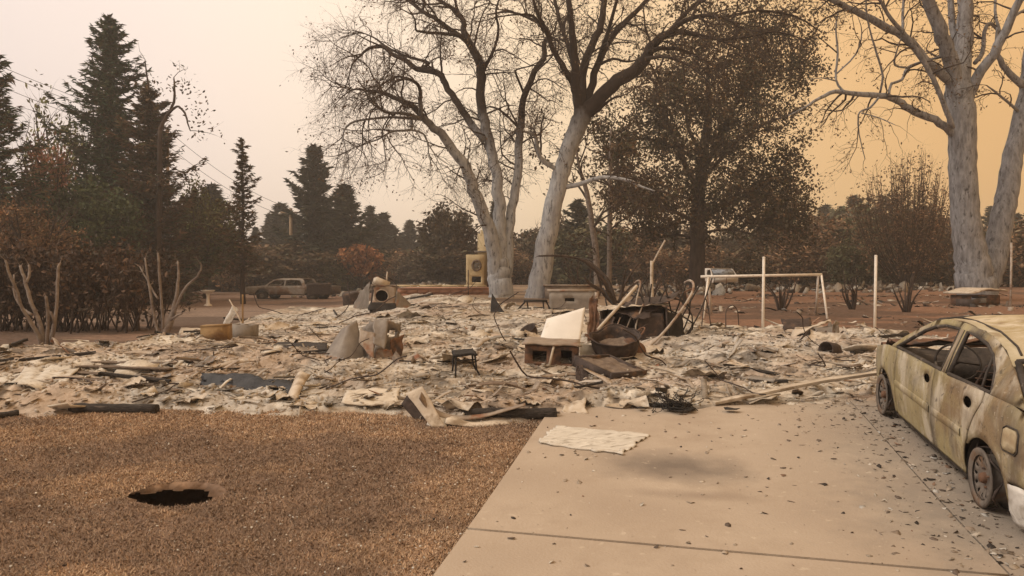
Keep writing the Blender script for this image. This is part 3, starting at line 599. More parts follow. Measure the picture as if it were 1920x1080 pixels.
traced_tree('pale twin-trunk oak standing behind the burnt car', (1832, 560), 26,
    [([(1834,586),(1834,560),(1830,535),(1824,500),(1816,455),(1809,400),(1806,330),(1805,262),(1801,205),(1798,165),(1798,120)], [74,68,66,62,54,50,48,48,50,48,26], 0, 0),
     ([(1838,592),(1846,556),(1856,515),(1868,470),(1880,405),(1889,360),(1900,290),(1915,228),(1926,170),(1932,100),(1945,20),(1950,-40)], [36,42,44,42,40,38,34,32,28,24,18,14], .1, 1.4)],
    [([(1792,180),(1786,130),(1776,94),(1762,56),(1745,10),(1730,-40)], [30,28,27,25,22,19], 0, -1.2),
     ([(1800,180),(1806,110),(1808,50),(1807,-40)], [34,32,28,24], 0, .8),
     ([(1793,150),(1790,90),(1784,30),(1780,-30)], [14,13,12,10], .2, 1.8),
     ([(1815,190),(1830,150),(1846,124),(1871,86),(1894,37),(1914,-4),(1930,-40)], [20,19,18,17,15,13,10], 0, -1.4),
     ([(1790,160),(1772,146),(1753,130),(1732,109),(1699,71),(1650,45),(1605,22),(1560,0),(1520,-25)], [18,17,17,16,15,14,12,10,7], 0, -1.8),
     ([(1790,256),(1775,240),(1755,225),(1717,210),(1690,194),(1672,184),(1650,179),(1605,176),(1567,172),(1537,184),(1507,203),(1478,217)], [16,15,14,14,13,12,11,9,8,6,4,2], 0, -2.4),
     ([(1786,240),(1766,187),(1740,127),(1699,67),(1672,37),(1650,0),(1635,-30)], [9,9,9,8,7,6,5], -.5, -2.6),
     ([(1584,174),(1567,150),(1571,101),(1567,56),(1572,20)], [5,4,4,3,2], -1.8, -1.0),
     ([(1569,138),(1605,101),(1616,60),(1608,30)], [3,3,2,1], -1.6, -2.6),
     ([(1568,152),(1540,146),(1512,150)], [3,2,1], -1.7, -2.6),
     ([(1650,174),(1655,142),(1644,100),(1631,56),(1624,19),(1626,-20)], [4,4,4,3,3,2], -1.6, -3),
     ([(1667,175),(1672,157),(1691,150),(1702,127),(1729,116),(1772,105)], [5,5,5,5,4,5], -1.4, 0),
     ([(1702,127),(1678,122),(1680,100),(1690,70)], [4,4,3,2], -1, -2),
     ([(1648,182),(1631,202),(1612,210),(1609,232),(1613,262),(1622,298)], [4,4,3,3,2,1.5], -1.6, -.8),
     ([(1615,212),(1640,218),(1660,226),(1680,235)], [2.5,2,2,1], -1.3, -2),
     ([(1692,75),(1693,30),(1696,-20)], [6,5,4], -.9, 0),
     ([(1828,118),(1842,100),(1846,58),(1858,44),(1876,66)], [8,8,7,6,4], .2, 1.6),
     ([(1918,160),(1894,139),(1875,112),(1868,88),(1870,50)], [14,12,10,7,4], .8, .2),
     ([(1908,208),(1888,190),(1866,172),(1850,160)], [6,5,4,2], .8, -.4),
     ([(1874,60),(1866,20),(1868,-30)], [6,5,4], .6, 1.6),
     ([(1900,30),(1916,22),(1940,5)], [6,5,3], -.8, .8)],
    bkC, bkC, 2200, BR+[(.16,.10,.05)], dens=(2.4, 3.4, 4.0), droop=.12, twl=.95)
# large leafy scorched tree
def leafy_traced(label, base_px, d, trunks, limbs, blobs, nleaf, lsize, cols, name='leafy_tree', group=None, bm=None, dens=(2.6, 3.6)):
    base = at(base_px[0], base_px[1], d); base[2] = float(gz(base[0], base[1]))-.05
    t = thing(name, label, 'tree', base, group=group); mb = MB(); ml = []
    for px, wd, e0, e1 in trunks:
        p, r = trace(px, wd, d+e0, d+e1, base, 3, .06); mb.tube(p, r, 10); ml.append((p, r))
    mb.obj('trunk', bm or M['bark'], t, smooth=True); m2 = MB()
    for px, wd, e0, e1 in limbs:
        p, r = trace(px, wd, d+e0, d+e1, base, 3, .15); ml.append((p, r)); m2.tube(p, r, 7, cap=False)
    l1 = sprout(ml, dens[0], (1.2, 3.0), .04, tmin=.2, up=.1, seg=4); l2 = sprout(l1, dens[1], (.5, 1.3), .018, tmin=.1, seg=3)
    tubes(l1, 4, m2); tubes(l2, 3, m2); tag(m2.obj('branches', M['bark'], t), kind='stuff')
    pts = []
    for cx, cy, rx, ry, n in blobs:
        c = at(cx, cy, d)-base; rX = rx*d/F; rY = ry*d/F
        nc = max(4, n//60); q = rng.normal(0, 1, (nc, 3)); q /= np.linalg.norm(q, axis=1)[:, None]; q *= (rng.random((nc, 1))**.45); q = c+q*np.array([rX, min(rX, 2.8), rY])
        pts.append(q[rng.integers(0, nc, n)]+rng.normal(0, 1, (n, 3))*np.array([.34, .34, .26]))
    if l2:
        e = np.concatenate([q[0] for q in l2]); pts.append(e[rng.integers(0, len(e), nleaf)]+rng.normal(0, .14, (nleaf, 3)))
    pts = np.concatenate(pts); o = leafquads(pts, lsize, lcols(len(pts), cols, .35)).obj('crown', M['leaf'], t); tag(o, kind='stuff')
    return t
DK = [(.055,.042,.028), (.085,.06,.038), (.06,.055,.03), (.11,.07,.04)]
leafy_traced('large dark tree still holding brown leaves behind the stove wreck', (1306, 545), 42,
    [([(1304,560),(1305,540),(1308,450),(1310,370),(1318,300),(1326,235),(1330,180),(1325,130)], [36,30,27,24,20,15,10,5], 0, 0)],
    [([(1312,360),(1280,300),(1262,250),(1240,200),(1225,150)], [12,10,8,6,3], 0, -2), ([(1312,330),(1345,270),(1368,220),(1390,170),(1400,130)], [12,10,8,6,3], 0, 2),
     ([(1310,345),(1350,300),(1395,250),(1440,230),(1480,215)], [10,8,7,5,3], 0, -2), ([(1308,400),(1350,385),(1400,370),(1450,375),(1500,400)], [9,8,6,5,3], 0, 2),
     ([(1308,420),(1260,395),(1210,380),(1160,370)], [9,7,5,3], 0, -2), ([(1316,290),(1290,240),(1285,190),(1270,140)], [9,7,5,3], 0, 2),
     ([(1310,300),(1250,270),(1200,260),(1150,270)], [9,7,5,3], 0, 2), ([(1306,440),(1360,430),(1410,440),(1460,460)], [6,5,4,3], 0, -1.5), ([(1306,450),(1270,440),(1220,450)], [6,5,3], 0, 1.5)],
    [(1300,170,125,95,4600), (1240,290,115,105,4800), (1400,260,110,115,6400), (1455,360,75,90,5200), (1330,380,160,80,5200), (1200,390,90,75,3400), (1430,140,100,85,4600), (1480,420,50,50,2200), (1160,330,55,95,2400), (1130,230,45,50,900), (1330,90,120,55,2600), (1500,110,55,60,1500), (1440,50,100,50,2400), (1340,20,90,40,1200), (1230,210,60,60,1200)],
    11000, .125, DK, dens=(4.2, 4.6))
leafy_traced('slim leaning grey tree between the leaning oak and the dark leafy tree', (1120, 545), 36,
    [([(1122,560),(1118,480),(1110,420),(1100,360),(1085,310),(1080,270)], [14,12,11,9,6,3], 0, 0), ([(1142,560),(1143,420),(1144,300),(1146,240)], [10,9,6,3], 1, 1)],
    [([(1112,430),(1130,400),(1160,380)], [6,4,2], 0, -1), ([(1104,380),(1085,350),(1060,340)], [5,4,2], 0, 1)],
    [(1150,280,40,50,300)], 700, .14, DK, bm=M['stem'], dens=(2, 3))
# brown scorched fan-shaped tree by the pale oak
def fan_tree(label, px, basey, d, hpx, wpx, seed, cols, nst=60, nleaf=5000, name='scorched_tree', group=None, lsize=.10):
    base = at(px, basey, d); base[2] = float(gz(base[0], base[1]))-.05; t = thing(name, label, 'tree', base, group=group)
    h = hpx*d/F; rw = wpx/2*d/F; lim = []
    for k in range(nst):
        a = rng.uniform(0, 2*PI); rr = math.sqrt(rng.random())*rw; tp = np.array([rr*math.cos(a), rr*math.sin(a), h*(1-.35*(rr/rw)**2)*rng.uniform(.75, 1.03)])
        b = np.array([rng.normal(0, .12), rng.normal(0, .12), 0]); mid = b*.6+tp*np.array([.65, .65, .45])+rng.normal(0, .12, 3)
        p, r = smooth([b, mid, tp], [.05, .03, .008], 4); lim.append((p, r))
    mb = tubes(lim[:6], 6); mb.obj('trunk', M['bark'], t); mb = tubes(lim[6:], 4); l1 = sprout(lim, 2.4, (.5, 1.4), .014, tmin=.35, up=.7, spread=.5, seg=3); tubes(l1, 3, mb); tag(mb.obj('branches', M['twig'], t), kind='stuff')
    e = np.concatenate([q[0][1:] for q in l1]+[q[0][-6:] for q in lim]); lf = e[rng.integers(0, len(e), nleaf)]+rng.normal(0, .16, (nleaf, 3)); lf[:, 2] *= rng.random(nleaf)**.25
    o = leafquads(lf, lsize, lcols(nleaf, cols, .35)).obj('crown', M['leaf'], t); tag(o, kind='stuff'); return t
RB = [(.20,.118,.07), (.135,.085,.055), (.25,.155,.09), (.12,.095,.06)]
fan_tree('rusty brown broom-shaped tree between the white posts and the pale oak', 1700, 545, 46, 262, 200, 1, RB, 110, 9000)

# conifers
def conifer(h, r, nb, ntuft, cols, z0=.08, droop=.25, upt=.35, tsize=.30, power=.85, sparse=0., name='conifer'):
    """returns (trunk mesh, branch mesh, crown mesh)"""
    mt = MB(); p = np.array([[rng.normal(0, .02)*h*.2, rng.normal(0, .02)*h*.2, z] for z in np.linspace(0, h, 8)]); p[0, :2] = 0; mt.tube(p, np.linspace(h*.016, .012, 8), 8)
    mbr = MB(); P_, C_, D_ = [], [], []
    for i in range(nb):
        az_ = i*2.39996+rng.normal(0, .4); f = z0+(1-z0)*((i+rng.random())/nb)**.95; zz = f*h; L_ = r*((1-f)/(1-z0))**power*rng.uniform(.42, 1.22)*(1+.35*math.sin(az_*3+f*17))+.12
        if rng.random() < sparse: L_ *= .4
        az = az_; d = np.array([math.cos(az), math.sin(az), 0]); s = np.linspace(0, 1, 6)
        cx = np.interp(zz, np.linspace(0, h, 8), p[:, 0]); cy = np.interp(zz, np.linspace(0, h, 8), p[:, 1])
        pts = np.array([cx, cy, zz])+d[None]*(s*L_)[:, None]+np.array([0, 0, 1])[None]*((-droop*np.sin(s*PI*.75)+upt*s**2)*L_)[:, None]
        mbr.tube(pts, np.linspace(.012+.012*L_, .005, 6), 3, cap=False)
        m = int(ntuft*(.25+L_/r)); sp = rng.random(m)**.75; q = np.stack([np.interp(sp, s, pts[:, k]) for k in range(3)], -1)
        side = np.array([-d[1], d[0], 0]); wv = .32*L_*(1-sp*.6)*rng.normal(0, .5, m); q = q+side*wv[:, None]; q[:, 2] -= np.abs(rng.normal(0, .10, m))*(.5+L_*.4)
        dirs = d[None]*.8+side[None]*np.sign(wv)[:, None]*.6+rng.normal(0, .35, (m, 3))+np.array([0, 0, .05]); dirs /= np.linalg.norm(dirs, axis=1)[:, None]
        P_.append(q); D_.append(dirs); C_.append(lcols(m, cols, .35))
    Pt = np.concatenate(P_); Dr = np.concatenate(D_); Cc = np.concatenate(C_); n = len(Pt); b = np.cross(Dr, rng.normal(0, 1, (n, 3))); b /= np.linalg.norm(b, axis=1)[:, None]+1e-9
    s = tsize*rng.uniform(.5, 1.4, (n, 1)); V = np.stack([Pt-Dr*s*.5, Pt+b*s*.11, Pt+Dr*s*.6, Pt-b*s*.11], 1).reshape(-1, 3)
    mc = MB(); mc.add(V, Q=np.arange(4*n).reshape(-1, 4), col=np.repeat(Cc, 4, 0))
    return mt.mesh('trunk', M['bark']), mbr.mesh('branches', M['bark']), mc.mesh('crown', M['leaf'])
def place_conifer(meshes, label, px, d, sc=1., group=None, rz=None, name='conifer_tree', sxy=1.):
    base = at(px, 540, d); base[2] = float(gz(base[0], base[1]))-.05; t = thing(name, label, 'tree', base, (0, 0, rng.uniform(0, 6) if rz is None else rz), group); t.scale = (sc*sxy, sc*sxy, sc)
    for nm, me in zip(('trunk', 'branches', 'crown'), meshes):
        o = bpy.data.objects.new(nm, me); COL.objects.link(o); o.parent = t
        if nm != 'trunk': o['kind'] = 'stuff'
    return t
GD = [(.045,.075,.042), (.055,.085,.045), (.07,.078,.045), (.035,.055,.035)]
GB = [(.085,.065,.043), (.11,.08,.05), (.07,.075,.043), (.135,.082,.05)]
def hgt(py, d, px=960):
    b = at(px, py, d); return b[2]-float(gz(b[0], b[1]))
h = hgt(28, 38, 210); big = conifer(h, 3.7, 340, 120, GD+GB[:1], z0=.03, tsize=.32, power=.68); place_conifer(big, 'tallest dark green conifer rising behind the burnt hedge', 212, 38)
h = hgt(160, 36, 280); second = conifer(h, 2.5, 270, 100, GB, z0=.02, tsize=.30, power=.55); place_conifer(second, 'brown-tinged conifer pressed against the tallest dark conifer', 282, 36)
h = hgt(85, 31, -20); left1 = conifer(h, 3.0, 280, 100, GD+GB, z0=.03, tsize=.30, power=.62); place_conifer(left1, 'dark brown-green conifer over the end of the hedge, beside the reddish tree', -22, 31)
h = hgt(255, 36, 455); pine = conifer(h, 1.35, 100, 60, GB, z0=.20, droop=.12, upt=.30, tsize=.26, sparse=.25); place_conifer(pine, 'slender half-burnt pine with bare lower trunk near the bird bath', 456, 36, name='pine_tree')
h = hgt(270, 62, 585); f1 = conifer(h, 2.9, 160, 70, [(.035,.045,.035), (.05,.055,.038)], z0=.05, droop=.2, upt=.35, tsize=.65, power=.6); place_conifer(f1, 'tall layered conifer behind the burnt pickup truck', 590, 62)
h = hgt(345, 66, 640); f2 = conifer(h, 3.2, 180, 70, [(.04,.05,.035), (.05,.055,.035)], z0=.03, tsize=.7, power=.6); place_conifer(f2, 'broad dark conifer beside the tall layered conifer', 646, 66)
def where(px):
    for lim_, nm in ((330, 'behind the burnt hedge'), (470, 'behind the slender half-burnt pine'), (600, 'beyond the burnt pickup'), (760, 'around the orange autumn tree'), (960, 'behind the ruined chimney'), (1150, 'behind the leaning oak'), (1420, 'behind the large dark tree'), (1600, 'behind the swing frame'), (1780, 'around the broom-shaped tree'), (9999, 'behind the pale twin-trunk oak')):
        if px < lim_: return nm
FG = 'far evergreens of the tree line'; FL = 'hazy dark evergreen in the far tree line'
far_c = [conifer(10, rw, 130, 60, [(.045,.055,.04), (.06,.06,.042), (.05,.045,.035)], z0=.02, tsize=.75, power=.62) for rw in (2.2, 1.8, 2.6)]
for i, (px, top_, d) in enumerate([(528,380,80),(508,400,90),(556,400,75),(612,372,78),(694,385,80),(718,398,84),(735,420,90),(768,412,95),(752,436,100),(794,425,90),(930,375,70),(1085,372,60),(1068,420,75),(985,440,80),(1010,450,85),
        (1548,384,95),(1570,392,98),(1598,366,85),(1524,430,90),(1855,386,85),(1880,378,90),(1905,400,80),(1780,420,85),(60,400,60),(400,345,62),(372,372,64),(430,420,70),(340,420,66),(480,425,82),(820,450,100),(860,455,105),(1240,440,80),(1380,430,80),(1460,440,84),(-60,330,55),(2000,370,80)]):
    place_conifer(far_c[i % 3], 'hazy dark far evergreen '+where(px), px, d, hgt(top_, d, px)/10, 'far evergreens '+where(px), sxy=rng.uniform(1.0, 1.45))
# broadleaf masses
def broadleaf(h, r, nl, cols, lsize=.16, zc=.58, nclump=70, trunk_r=.16):
    mt = MB(); mt.tube([[0, 0, 0], [.05, .02, h*.25], [0, .1, h*.5]], [trunk_r, trunk_r*.8, trunk_r*.5], 8); lim = []
    for k in range(9):
        a = k*2.4; tp = np.array([math.cos(a)*r*.75, math.sin(a)*r*.75, h*rng.uniform(.55, .9)]); p, rr = smooth([[0, 0, h*.22], tp*np.array([.4, .4, .55])+rng.normal(0, .15, 3), tp], [trunk_r*.55, trunk_r*.35, .02], 4); lim.append((p, rr))
    mb = tubes(lim, 5); l1 = sprout(lim, 2.2, (.6, 1.6), .03, seg=3); tubes(l1, 3, mb); tubes(sprout(l1, 2.5, (.4, .9), .014, seg=2), 3, mb)
    q = rng.normal(0, 1, (nclump, 3)); q /= np.linalg.norm(q, axis=1)[:, None]; q *= rng.random((nclump, 1))**.4*rng.uniform(.75, 1.1, (nclump, 1)); q = q*np.array([r, r, h*(1-zc)])+np.array([0, 0, h*zc])
    ci = rng.integers(0, nclump, nl); pts = q[ci]+rng.normal(0, 1, (nl, 3))*np.array([.13*r, .13*r, .045*h]); tint = rng.uniform(.65, 1.35, nclump)
    pts = pts[pts[:, 2] > .15]; n = len(pts); mc = leafquads(pts, lsize, lcols(n, cols, .3)*tint[ci[:n]][:, None])
    return mt.mesh('trunk', M['bark']), mb.mesh('branches', M['bark']), mc.mesh('crown', M['leaf'])
GR = [(.11,.12,.045), (.14,.14,.05), (.075,.065,.035), (.10,.075,.04)]
BN = [(.11,.08,.055), (.14,.10,.065), (.085,.078,.05)]
OR = [(.27,.12,.06), (.23,.105,.055), (.31,.16,.08)]
b_far = [broadleaf(8, 4.2, 8000, BN, .34, zc=.5, nclump=110), broadleaf(8, 3.8, 8000, [(.095,.10,.055), (.12,.105,.06)], .34, zc=.5, nclump=110), broadleaf(8, 4.6, 6500, RB, .32, zc=.48, nclump=110)]
place_conifer(broadleaf(8, 2.9, 7000, [(.07,.06,.04), (.085,.065,.045)], .24), 'round grey-brown leafy tree behind the ruined chimney', 842, 58, hgt(378, 58, 842)/8, name='round_tree')
place_conifer(broadleaf(6, 2.2, 10000, GR, .13), 'olive green tree between the conifers and the slender pine', 385, 44, hgt(345, 44, 385)/6, name='green_tree', sxy=.85)
place_conifer(broadleaf(3, 1.3, 3000, OR, .17, zc=.62), 'orange autumn tree below the short utility pole', 676, 60, hgt(455, 60, 676)/3, name='autumn_tree', sxy=1.05)
place_conifer(broadleaf(6, 1.5, 2800, [(.30,.15,.105), (.24,.125,.09), (.17,.13,.07)], .11), 'sparse reddish tree between the dark conifers', 88, 34, hgt(215, 34, 88)/6, name='reddish_tree', sxy=.62)
place_conifer(broadleaf(6, 1.6, 2400, [(.19,.19,.08), (.15,.145,.07)], .11), 'thin yellow-green tree rising behind the reddish tree', 118, 40, hgt(165, 40, 118)/6, name='thin_tree', sxy=.7)
place_conifer(broadleaf(4, 2.0, 12000, [(.075,.095,.05), (.06,.08,.045)], .085), 'low dark green shrub tree at the foot of the tallest conifer', 150, 33, hgt(330, 33, 150)/4, name='shrub_tree')
place_conifer(broadleaf(4, 2.0, 12000, RB, .075), 'low rust-brown shrub tree behind the hedge', 55, 27, hgt(360, 27, 55)/4, name='shrub_tree', sxy=.9)
BG = 'scorched leafy trees of the far tree line'; BL = 'scorched brown leafy tree in the far tree line'
for i, (px, top_, d) in enumerate([(1560,415,62),(1620,395,58),(1500,440,56),(1430,445,60),(1660,410,66),(1740,400,60),(1775,440,52),(1890,420,50),(1945,400,48),(1400,470,50),(1590,450,50),(1220,455,56),(1180,470,62),(1060,460,60),(980,470,64),
        (790,470,72),(880,450,70),(740,480,75),(560,470,66),(520,480,60),(450,450,60),(620,470,72),(500,470,72),(1840,430,64),(1345,460,62),(330,440,52),(290,470,46),(1280,470,60),(-90,420,40),(2050,390,52),(1040,405,66),(1110,415,58),(1165,420,66),(1250,410,70),(1480,405,66),(1530,400,58),(1640,372,70),(1570,398,74),(930,430,72),(1420,415,72)]):
    place_conifer(b_far[i % 3], 'scorched brown far leafy tree '+where(px), px, d, hgt(top_, d, px)/8, 'scorched leafy trees '+where(px), name='scorched_tree', sxy=rng.uniform(.95, 1.5))
for i in range(46):
    px = rng.uniform(330, 1990); d = rng.uniform(58, 84); tp = rng.uniform(448, 490); place_conifer(b_far[i % 3], 'low scorched bush in the undergrowth '+where(px), px, d, hgt(tp, d, px)/8, 'low bushes '+where(px), name='scorched_bush', sxy=rng.uniform(1.2, 2.0))
# dead limb tree over the hedge
traced = leafy_traced('dead tree with one crooked limb above the brown conifer', (300, 560), 35,
    [([(296,580),(298,420),(300,300),(300,245)], [12,11,9,8], 0, 0)],
    [([(300,245),(306,228),(315,213),(326,192),(327,165),(326,145)], [8,7,6,5,4,2], 0, .5), ([(315,213),(325,204),(335,200),(347,212),(352,230),(357,245)], [5,5,4,4,3,2], 0, -.5), ([(280,170),(275,140),(272,112)], [3,3,1.5], 0, 0)],
    [(335,160,16,14,60), (368,203,16,10,50), (365,243,14,8,40), (278,160,18,24,90)], 30, .11, BN, name='dead_tree', dens=(.5, 1.2))

# burnt hedge
def hedge():
    base = at(130, 620, 17.5); base[2] = float(gz(base[0], base[1])); t = thing('burnt_hedge', 'long burnt hedge of dense dark bare twigs below the conifers', 'hedge', base)
    x0, x1 = at(-330, 600, 17.5)[0]-base[0], at(285, 600, 17.5)[0]-base[0]; lim = []
    for k in range(260):
        x = rng.uniform(x0, x1); y = rng.normal(0, .55); g = float(gz(base[0]+x, base[1]+y))-base[2]; hh = (1.72-.35*abs((x-.2)/(x1-x0))**1.5)*rng.uniform(.8, 1.06)
        tp = np.array([x+rng.normal(0, .35), y+rng.normal(0, .4), g+hh]); p, r = smooth([[x, y, g-.05], [(x+tp[0])/2+rng.normal(0, .12), (y+tp[1])/2+rng.normal(0, .12), g+hh*.5], tp], [.022, .015, .006], 3); lim.append((p, r))
    mb = tubes(lim, 4); tag(mb.obj('stems', M['bark'], t), kind='stuff'); l1 = sprout(lim, 7, (.25, .7), .008, tmin=.22, up=.2, seg=3); l2 = sprout(l1, 6, (.12, .35), .005, seg=2)
    mb = tubes(l1, 3); tubes(l2, 3, mb); tag(mb.obj('twigs', M['twig'], t), kind='stuff')
    e = np.concatenate([q[0] for q in l1]); e = e[rng.integers(0, len(e), 16000)]+rng.normal(0, .07, (16000, 3)); tag(leafquads(e, .07, lcols(16000, [(.085,.06,.048), (.12,.078,.055), (.065,.052,.042)])).obj('withered_leaves', M['leaf'], t), kind='stuff')
hedge()
def bare_shrub(label, base_px, stems, name='bare_shrub', d=None, m='stem', twig=True, group=None):
    b = P(*base_px); d = d or b[1]; b = at(base_px[0], base_px[1], d); b[2] = float(gz(b[0], b[1]))-.03; t = thing(name, label, 'shrub', b, group=group); lim = []
    for px, wd, e in stems:
        p, r = trace(px, wd, d, d+e, b, 3, .15); lim.append((p, r)); mb = MB(); mb.tube(p, r, 7); mb.obj('stem', M[m], t, smooth=True)
    if twig:
        mb = tubes(sprout(lim, 1.6, (.1, .3), .008, tmin=.4, up=.2, seg=3), 4); tag(mb.obj('twigs', M[m], t), kind='stuff')
    return t
bare_shrub('pruned bare shrub with pale forked stubs in front of the hedge', (85, 656), [([(82,660),(70,625),(55,600),(38,570),(30,540),(18,515),(10,488)], [9,8,7,6,6,5,4], -.3), ([(85,660),(75,610),(62,575),(52,545),(45,520),(38,498)], [10,8,7,7,6,5], .2), ([(50,530),(55,512),(54,497)], [5,5,4], .1),
    ([(92,660),(100,620),(105,580),(108,530),(110,500),(113,494)], [9,8,6,6,5,4], .3), ([(88,655),(90,610),(88,575),(86,556)], [7,6,6,5], -.3), ([(95,645),(102,610),(95,585)], [6,5,4], -.2), ([(60,590),(45,580),(28,555),(26,515)], [6,5,4,3], .3)])
bare_shrub('thin bare shrub with a thick dark stub at the end of the hedge', (305, 630), [([(298,630),(288,590),(282,550),(276,515),(272,484)], [6,5,5,4,3], .2), ([(306,628),(304,580),(300,530),(296,474)], [6,5,5,4], -.2), ([(308,630),(322,595),(330,560),(335,520),(333,490)], [14,12,7,5,3], .2), ([(326,590),(336,560),(352,535),(370,518),(378,500),(374,492)], [6,5,5,4,3,2], -.4), ([(320,600),(332,592),(342,588)], [6,4,2], -.2), ([(296,560),(284,540),(262,500)], [4,3,2], .3)])
bare_shrub('scorched shrub with long branches arching over towards the leaning oak', (1150, 566), [([(1152,570),(1138,540),(1128,522),(1112,502),(1088,486),(1050,480),(1010,480)], [9,8,7,6,5,4,3], -1), ([(1155,570),(1142,530),(1125,508),(1105,492),(1080,485)], [7,6,5,4,2], .4), ([(1150,570),(1132,552),(1122,520),(1116,506)], [6,5,4,2], -.4),
    ([(1160,568),(1170,535),(1185,510),(1198,492)], [6,5,4,2], .3), ([(1163,568),(1168,530),(1172,508)], [5,4,3], -.2), ([(1150,566),(1136,548),(1110,535),(1095,520)], [10,8,6,3], -.6), ([(1158,566),(1180,540),(1205,520)], [5,4,2], .6)], d=19.5, m='bark')

# ------------------------------------------------------------------ panel helper
def inpoly(x, y, poly): return poly_sd(x, y, np.asarray(poly, float)) > 0
def resample(poly, step):
    o = []; n = len(poly)
    for i in range(n):
        a = np.array(poly[i], float); b = np.array(poly[(i+1) % n], float); k = max(1, int(np.linalg.norm(b-a)/step))
        for j in range(k): o.append(a+(b-a)*j/k)
    return np.array(o)
def panel(outer, holes=(), step=.05):
    """constrained triangulation of a 2D outline with holes -> (verts2d, tris)"""
    loops = [resample(outer, step)]+[resample(h, step*.6) for h in holes]; vs = []; ed = []
    for lp in loops:
        k = len(vs); m = len(lp); vs += [Vector((float(a), float(b))) for a, b in lp]; ed += [(k+i, k+(i+1) % m) for i in range(m)]
    ou = np.array(outer, float); lo = ou.min(0); hi = ou.max(0); gx, gy = np.meshgrid(np.arange(lo[0]+step/2, hi[0], step), np.arange(lo[1]+step/2, hi[1], step)); gx = gx.ravel(); gy = gy.ravel()
    if len(gx):
        ok = poly_sd(gx, gy, ou) > step*.45
        for h in holes: ok &= poly_sd(gx, gy, np.array(h, float)) < -step*.4
        vs += [Vector((float(a), float(b))) for a, b in zip(gx[ok], gy[ok])]
    r = delaunay_2d_cdt(vs, ed, [], 0, 1e-6); V = np.array([[v.x, v.y] for v in r[0]]); Tn = np.array([list(f) for f in r[2]])
    c = V[Tn].mean(1); ok = poly_sd(c[:, 0], c[:, 1], ou) > 0
    for h in holes: ok &= poly_sd(c[:, 0], c[:, 1], np.array(h, float)) < 0
    return V, Tn[ok]
def arc(cx, cz, r, a0, a1, n=14): return [(cx+r*math.cos(R(a0+(a1-a0)*i/n)), cz+r*math.sin(R(a0+(a1-a0)*i/n))) for i in range(n+1)]
def ell(cx, cz, a, b, n=14): return [(cx+a*math.cos(2*PI*i/n), cz+b*math.sin(2*PI*i/n)) for i in range(n)]

